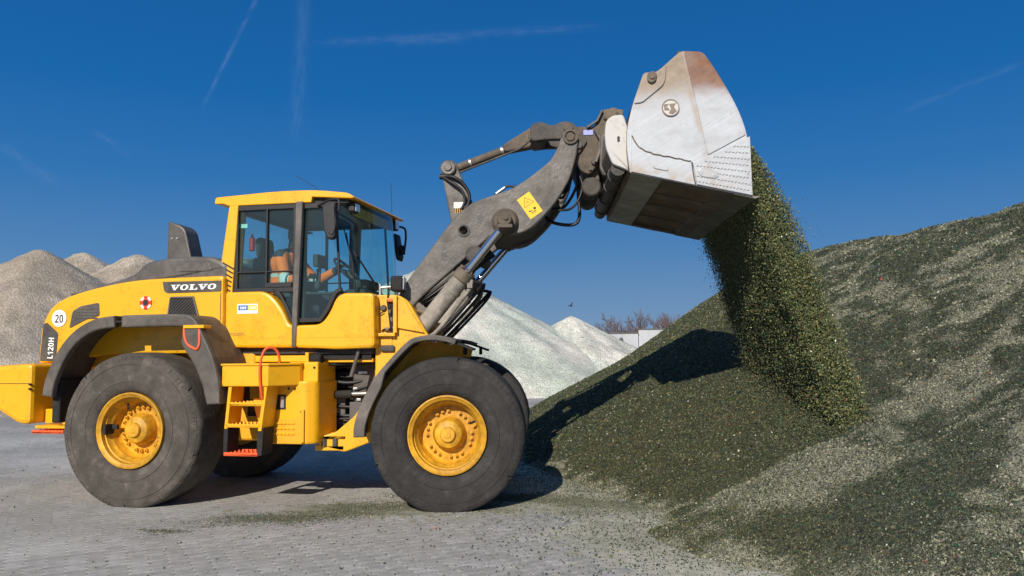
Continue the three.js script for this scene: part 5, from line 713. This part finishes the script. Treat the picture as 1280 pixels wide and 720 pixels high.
// ------------------------------------------------------------------ driver
{
  const V = (x, y, z) => new THREE.Vector3(x, y, z);
  const cap = (px, py, pz, a, b, ra, rb) => { const bx = b[0] - a[0], by = b[1] - a[1], bz = b[2] - a[2], t = clamp(((px - a[0]) * bx + (py - a[1]) * by + (pz - a[2]) * bz) / (bx * bx + by * by + bz * bz)); return Math.hypot(px - a[0] - bx * t, py - a[1] - by * t, pz - a[2] - bz * t) - mix(ra, rb, t); };
  const ell = (px, py, pz, c, r) => { const k = Math.hypot((px - c[0]) / r[0], (py - c[1]) / r[1], (pz - c[2]) / r[2]); return (k - 1) * Math.min(...r); };
  const smin = (a, b, k) => { const h = Math.max(k - Math.abs(a - b), 0) / k; return Math.min(a, b) - h * h * k * 0.25; };
  function surf(f, c, s, n) { // marching cubes of f over a cube centre c half size s
    const mc = new MarchingCubes(n, new THREE.MeshStandardMaterial(), false, false, 200000); mc.isolation = 0;
    for (let k = 0; k < n; k++) for (let j = 0; j < n; j++) for (let i = 0; i < n; i++) mc.field[k * n * n + j * n + i] = -f(c[0] + s * (i - n / 2) / (n / 2), c[1] + s * (j - n / 2) / (n / 2), c[2] + s * (k - n / 2) / (n / 2));
    mc.update(); const m = mc.count, p = mc.positionArray.slice(0, m * 3), q = mc.normalArray.slice(0, m * 3); for (let i = 0; i < m; i++) for (let k = 0; k < 3; k++) p[i * 3 + k] = c[k] + s * p[i * 3 + k];
    const g = new THREE.BufferGeometry(); g.setAttribute('position', new THREE.BufferAttribute(p, 3)); g.setAttribute('normal', new THREE.BufferAttribute(q, 3)); return g;
  }
  const hip = [-0.56, 2.25, 0], chest = [-0.52, 2.60, 0], neckB = [-0.46, 2.81, 0], headC = [-0.36, 2.99, 0.01];
  const J = s => ({ sh: [-0.485, 2.745, 0.19 * s], el: s > 0 ? [-0.36, 2.43, 0.31] : [-0.27, 2.47, -0.30], wr: s > 0 ? [-0.07, 2.46, 0.385] : [0.07, 2.60, -0.18], ha: s > 0 ? [0.01, 2.485, 0.395] : [0.15, 2.655, -0.15], hp: [-0.53, 2.21, 0.10 * s], kn: [-0.06, 2.24, 0.16 * s], an: [0.10, 1.84, 0.15 * s], to: [0.30, 1.76, 0.16 * s] });
  const A = J(1), B = J(-1);
  const torso = (x, y, z, e) => { let d = cap(x, y, z * 0.78, hip, chest, 0.135 + e, 0.145 + e); d = smin(d, cap(x, y, z, [chest[0], chest[1] + 0.08, -0.12], [chest[0], chest[1] + 0.08, 0.12], 0.115 + e, 0.115 + e), 0.08); return smin(d, cap(x, y, z, chest, neckB, 0.11 + e, 0.06 + e), 0.08); };
  const arms = (x, y, z, e) => { let d = 9; for (const q of [A, B]) { d = Math.min(d, smin(cap(x, y, z, q.sh, q.el, 0.062 + e, 0.046 + e), cap(x, y, z, q.el, q.wr, 0.046 + e, 0.032 + e), 0.03)); } return d; };
  const legs = (x, y, z, e) => { let d = 9; for (const q of [A, B]) { let l = smin(cap(x, y, z, q.hp, q.kn, 0.088 + e, 0.062 + e), cap(x, y, z, q.kn, q.an, 0.06 + e, 0.042 + e), 0.03); d = Math.min(d, l); } return d; };
  const feet = (x, y, z) => Math.min(cap(x, y, z, A.an, A.to, 0.048, 0.042), cap(x, y, z, B.an, B.to, 0.048, 0.042));
  const head = (x, y, z) => {
    const [hx, hy, hz] = headC; let d = ell(x, y, z, [hx - 0.012, hy + 0.02, hz], [0.098, 0.108, 0.078]); d = smin(d, ell(x, y, z, [hx + 0.028, hy - 0.055, hz], [0.066, 0.068, 0.056]), 0.04);
    d = smin(d, cap(x, y, z, [hx + 0.085, hy + 0.012, hz], [hx + 0.112, hy - 0.018, hz], 0.009, 0.014), 0.016); d = smin(d, ell(x, y, z, [hx + 0.082, hy - 0.062, hz], [0.016, 0.012, 0.026]), 0.012);
    for (const s of [-1, 1]) { d = smin(d, ell(x, y, z, [hx - 0.005, hy - 0.005, hz + 0.08 * s], [0.022, 0.033, 0.01]), 0.008); d = Math.max(d, -ell(x, y, z, [hx + 0.095, hy + 0.014, hz + 0.032 * s], [0.016, 0.011, 0.015])); d = smin(d, ell(x, y, z, [hx + 0.078, hy + 0.012, hz + 0.032 * s], [0.013, 0.012, 0.013]), 0.003); }
    return smin(d, cap(x, y, z, neckB, [hx - 0.02, hy - 0.07, hz], 0.056, 0.052), 0.03);
  };
  function handGeo(q, s) {
    const w = V(...q.wr), h = V(...q.ha), f = h.clone().sub(w).normalize(), up = V(0, 1, 0).addScaledVector(f, -f.y).normalize(), sd = f.clone().cross(up).multiplyScalar(s); const P0 = (a, b, c) => w.clone().addScaledVector(f, a).addScaledVector(up, b).addScaledVector(sd, c).toArray();
    const bones = [[P0(-0.02, 0, 0), P0(0.03, 0, 0), 0.026, 0.027]]; for (let k = 0; k < 4; k++) { const o = (k - 1.5) * 0.019, L = [0.036, 0.041, 0.038, 0.030][k]; bones.push([P0(0.02, 0, o * 0.8), P0(0.082, 0.006, o), 0.013, 0.0105]); bones.push([P0(0.082, 0.006, o), P0(0.082 + L * 0.8, -0.016, o), 0.0098, 0.009]); bones.push([P0(0.082 + L * 0.8, -0.016, o), P0(0.082 + L * 0.75, -0.016 - L * 0.75, o), 0.009, 0.008]); }
    bones.push([P0(0.02, -0.004, -0.022), P0(0.055, -0.022, -0.046), 0.013, 0.011]); bones.push([P0(0.055, -0.022, -0.046), P0(0.085, -0.042, -0.038), 0.0105, 0.0085]);
    const c = P0(0.05, 0, 0); return surf((x, y, z) => { let d = 9; bones.forEach((b, i) => { const e = cap(x, y, z, b[0], b[1], b[2], b[3]); d = i < 1 ? e : smin(d, e, i % 3 === 1 ? 0.008 : 0.003); }); return d; }, c, 0.12, 64);
  }
  const skin = std({ color: lin(0.46, 0.25, 0.17), roughness: 0.6 }), hiviz = std({ vertexColors: true, roughness: 0.75 }), navy = std({ color: lin(0.016, 0.019, 0.032), roughness: 0.85 }), boots = std({ color: lin(0.02, 0.018, 0.016), roughness: 0.6 });
  const centre = [-0.2, 2.4, 0];
  const bodyG = surf((x, y, z) => Math.min(smin(torso(x, y, z, -0.006), arms(x, y, z, -0.006), 0.03), smin(legs(x, y, z, -0.006), torso(x, y, z, -0.006), 0.04)), centre, 0.74, 110);
  const headG = surf(head, [headC[0], headC[1] - 0.03, headC[2]], 0.19, 84);
  const strip0 = g => { for (const k of Object.keys(g.attributes)) if (k !== 'position' && k !== 'normal') g.deleteAttribute(k); return g; };
  const bodyMesh = shade(new THREE.Mesh(mergeGeometries([bodyG, headG, handGeo(A, 1), handGeo(B, -1)].map(strip0)), skin));
  const jk = surf((x, y, z) => { const n = 0.006 * fbm(x * 14, y * 9, z * 14, 2); let d = smin(torso(x, y, z, 0.016), arms(x, y, z, 0.016), 0.04) + n; d = Math.max(d, 2.24 - y, ...[A, B].map(q => { const f = V(...q.ha).sub(V(...q.wr)).normalize(); return f.x * (x - q.wr[0]) + f.y * (y - q.wr[1]) + f.z * (z - q.wr[2]) > 0.0 && Math.hypot(x - q.wr[0], y - q.wr[1], z - q.wr[2]) < 0.1 ? 0.02 : -1; })); return Math.max(d, y - 2.85); }, centre, 0.62, 120);
  { const p = jk.attributes.position, col = new Float32Array(p.count * 3); for (let i = 0; i < p.count; i++) { const x = p.getX(i), y = p.getY(i), z = p.getZ(i); const t = torso(x, y, z, 0.016) < arms(x, y, z, 0.016); let c = [1.0, 0.17, 0.02]; if (y > 2.76 - 0.12 * Math.abs(z) && x < -0.42) c = [0.02, 0.024, 0.04]; if (t && ((y > 2.33 && y < 2.375) || (y > 2.50 && y < 2.54))) c = [0.55, 0.55, 0.52]; if (!t) { for (const q of [A, B]) { const l = Math.hypot(x - q.el[0], y - q.el[1], z - q.el[2]); if (Math.abs(l - 0.085) < 0.02) c = [0.55, 0.55, 0.52]; const w = Math.hypot(x - q.wr[0], y - q.wr[1], z - q.wr[2]); if (w < 0.075) c = [0.02, 0.024, 0.04]; } } col.set(c, i * 3); } jk.setAttribute('color', new THREE.BufferAttribute(col, 3)); }
  const tr = surf((x, y, z) => Math.max(Math.min(smin(legs(x, y, z, 0.014), cap(x, y, z * 0.8, hip, [hip[0], hip[1] + 0.08, 0], 0.145, 0.145), 0.05)), 1.86 - y) + 0.004 * fbm(x * 12, y * 12, z * 12, 2), [-0.25, 2.1, 0], 0.55, 90);
  const ft = surf(feet, [0.18, 1.80, 0], 0.3, 60);
  const [hx, hy, hz] = headC;
  const hair = surf((x, y, z) => Math.max(ell(x, y, z, [hx - 0.02, hy + 0.012, hz], [0.105, 0.105, 0.085]), -(ell(x, y, z, [hx + 0.075, hy - 0.02, hz], [0.09, 0.085, 0.12])), hy - 0.06 - y), [hx, hy, hz], 0.16, 56);
  const capG = surf((x, y, z) => Math.min(Math.max(ell(x, y, z, [hx - 0.012, hy + 0.035, hz], [0.115, 0.112, 0.094]), hy + 0.042 - y), Math.max(ell(x, y, z, [hx + 0.10, hy + 0.045, hz], [0.085, 0.013, 0.078]), hx + 0.04 - x)), [hx + 0.02, hy + 0.06, hz], 0.19, 76);
  bodyMesh.rotation.y = -TH;
  const add = (name, g, m) => { const o = shade(new THREE.Mesh(strip1(g), m)); o.name = name; bodyMesh.add(o); }; function strip1(g) { g.deleteAttribute('uv'); return g; }
  add('jacket', jk, hiviz); add('trousers', tr, navy); add('boots', ft, boots); add('hair', hair, boots); add('cap', capG, navy);
  top(bodyMesh, 'person', { label: 'driver in orange high visibility jacket sitting in the loader cab', category: 'person' });
}

// ------------------------------------------------------------------ the load and its falling stream
{
  const xo = y => { const d = 3.66 - y; return 4.665 + 0.94 * (-0.97 + Math.sqrt(0.941 + 4 * 1.26 * Math.max(0, d))) / 2.52; };      // outer face
  const xi = y => y > 3.1 ? 4.62 : 4.69 + (3.1 - y) / 3.15;                                                                  // inner face
  const list = [];
  while (list.length < 300000) {
    const y = rr(0.7, 3.68), s = clamp(0.5 + 0.5 * (rnd() < 0.75 ? (rnd() * 2 - 1) : gauss() * 1.2), -0.25, 1.3), w = 1.40 + 0.05 * (3.6 - y) * gauss();
    const z0 = rr(-1, 1), wob = 0.05 * fbm(z0 * 3, y * 2.2, 4, 3) * (3.8 - y); let x = mix(xi(y), xo(y), s) + wob + 0.012 * (3.7 - y) * gauss(), z = z0 * w;
    if (y > 3.14 && x < 4.64) continue; if (y > 3.1 && x > xo(y) + 0.015) continue;
    // lumps and thinner places in the curtain
    const dn = fbm(x * 3.2, y * 1.8, z * 2.6, 3); if (rnd() > 0.9 + 1.0 * dn) continue;
    if (s < 0.05 && rnd() > 0.5) continue; if (s > 1.04 && rnd() > 0.3) continue;
    const h = heapH(x, z); if (y < h + 0.01) continue;
    const q = 0.0065 + 0.0095 * Math.pow(rnd(), 1.8); list.push([x, y, z, q, granColour(0.06 + 0.16 * rnd(), 0.9).map((v, k) => v * [1.45, 1.5, 1.05][k])]);
  }
  for (let i = 0; i < 5000; i++) { const y = rr(0.9, 3.4), z = gauss() * 1.5, e = rnd() < 0.6; const x = e ? xi(y) - Math.abs(gauss()) * 0.10 * (3.4 - y) : xo(y) + Math.abs(gauss()) * 0.06 * (3.6 - y); if (y > heapH(x, z)) list.push([x, y, z, 0.005 + 0.006 * rnd(), granColour(0.1, 0.9)]); }
  for (let i = 0; i < 26000; i++) { const a = rnd() * 6.28, r = Math.abs(gauss()) * 0.5, z = rr(-1.4, 1.4) + Math.sin(a) * r, x = 5.35 + Math.cos(a) * r; const h = heapH(x, z); list.push([x, h + Math.abs(gauss()) * 0.05 * Math.exp(-r), z, 0.006 + 0.009 * rnd(), granColour(0.06, 0.9)]); }
  const im = granules(list, chipShape(0.4, 0.7)); top(im, 'falling_granules', { kind: 'stuff', label: 'dense curtain of green granules pouring from the bucket', category: 'granules' });
  // what is still in the bucket
  const pos = [], col = [], idx = [], nz = 60, nx = 26; for (let j = 0; j <= nz; j++) for (let i = 0; i <= nx; i++) { const x = mix(3.50, 4.66, i / nx), z = mix(-1.41, 1.41, j / nz); pos.push(x, mix(4.05, 3.64, i / nx) + 0.05 * fbm(x * 4, z * 4, 2, 3), z); const c = granColour(0.05, 0.9); col.push(...c); }
  for (let j = 0; j < nz; j++) for (let i = 0; i < nx; i++) { const a = j * (nx + 1) + i; idx.push(a, a + nx + 1, a + 1, a + 1, a + nx + 1, a + nx + 2); }
  const n0 = pos.length / 3; for (let j = 0; j <= nz; j++) { const z = mix(-1.41, 1.41, j / nz); pos.push(4.655, 3.17, z); col.push(0.06, 0.065, 0.035); } for (let j = 0; j < nz; j++) { const a = j * (nx + 1) + nx, b = a + nx + 1; idx.push(a, b, n0 + j, b, n0 + j + 1, n0 + j); }
  const g = new THREE.BufferGeometry(); g.setAttribute('position', new THREE.Float32BufferAttribute(pos, 3)); g.setAttribute('color', new THREE.Float32BufferAttribute(col, 3)); g.setIndex(idx); g.computeVertexNormals();
  top(shade(new THREE.Mesh(g, std({ vertexColors: true, roughness: 0.9 }))), 'bucket_load', { kind: 'stuff', label: 'green granules still lying in the raised bucket', category: 'granules' });
}

// ------------------------------------------------------------------ bird in the sky
{
  const o = new THREE.Group(), m = std({ color: lin(0.02, 0.02, 0.022), roughness: 0.8 });
  const b = new THREE.SphereGeometry(1, 16, 12); b.scale(0.105, 0.032, 0.034); const h = new THREE.SphereGeometry(0.026, 12, 8); h.translate(0.11, 0.012, 0); const k = new THREE.ConeGeometry(0.008, 0.03, 6); k.rotateZ(-Math.PI / 2); k.translate(0.146, 0.010, 0);
  const wing = s => plate([[-0.02, 0], [0.05, 0], [0.045, 0.10], [0.0, 0.22], [-0.05, 0.20], [-0.03, 0.1]], -0.003, 0.003, 0.001).rotateX(-Math.PI / 2 * s + s * 1.05);
  const tail = plate([[-0.09, -0.012], [-0.17, -0.035], [-0.17, 0.035], [-0.09, 0.012]], -0.003, 0.003, 0.001).rotateX(Math.PI / 2);
  [['body', merge([b, h])], ['beak', k], ['wing', wing(1)], ['wing', wing(-1)], ['tail', tail]].forEach(([n, g]) => { const q = shade(new THREE.Mesh(g, m)); q.name = n; o.add(q); });
  o.position.set(3.69, 3.47, -22.7); o.rotation.set(1.2, 0.2, -0.85); o.scale.setScalar(0.8); top(o, 'bird', { label: 'small dark bird flying above the whitish heap', category: 'bird' });
}
renderer.render(scene, camera);
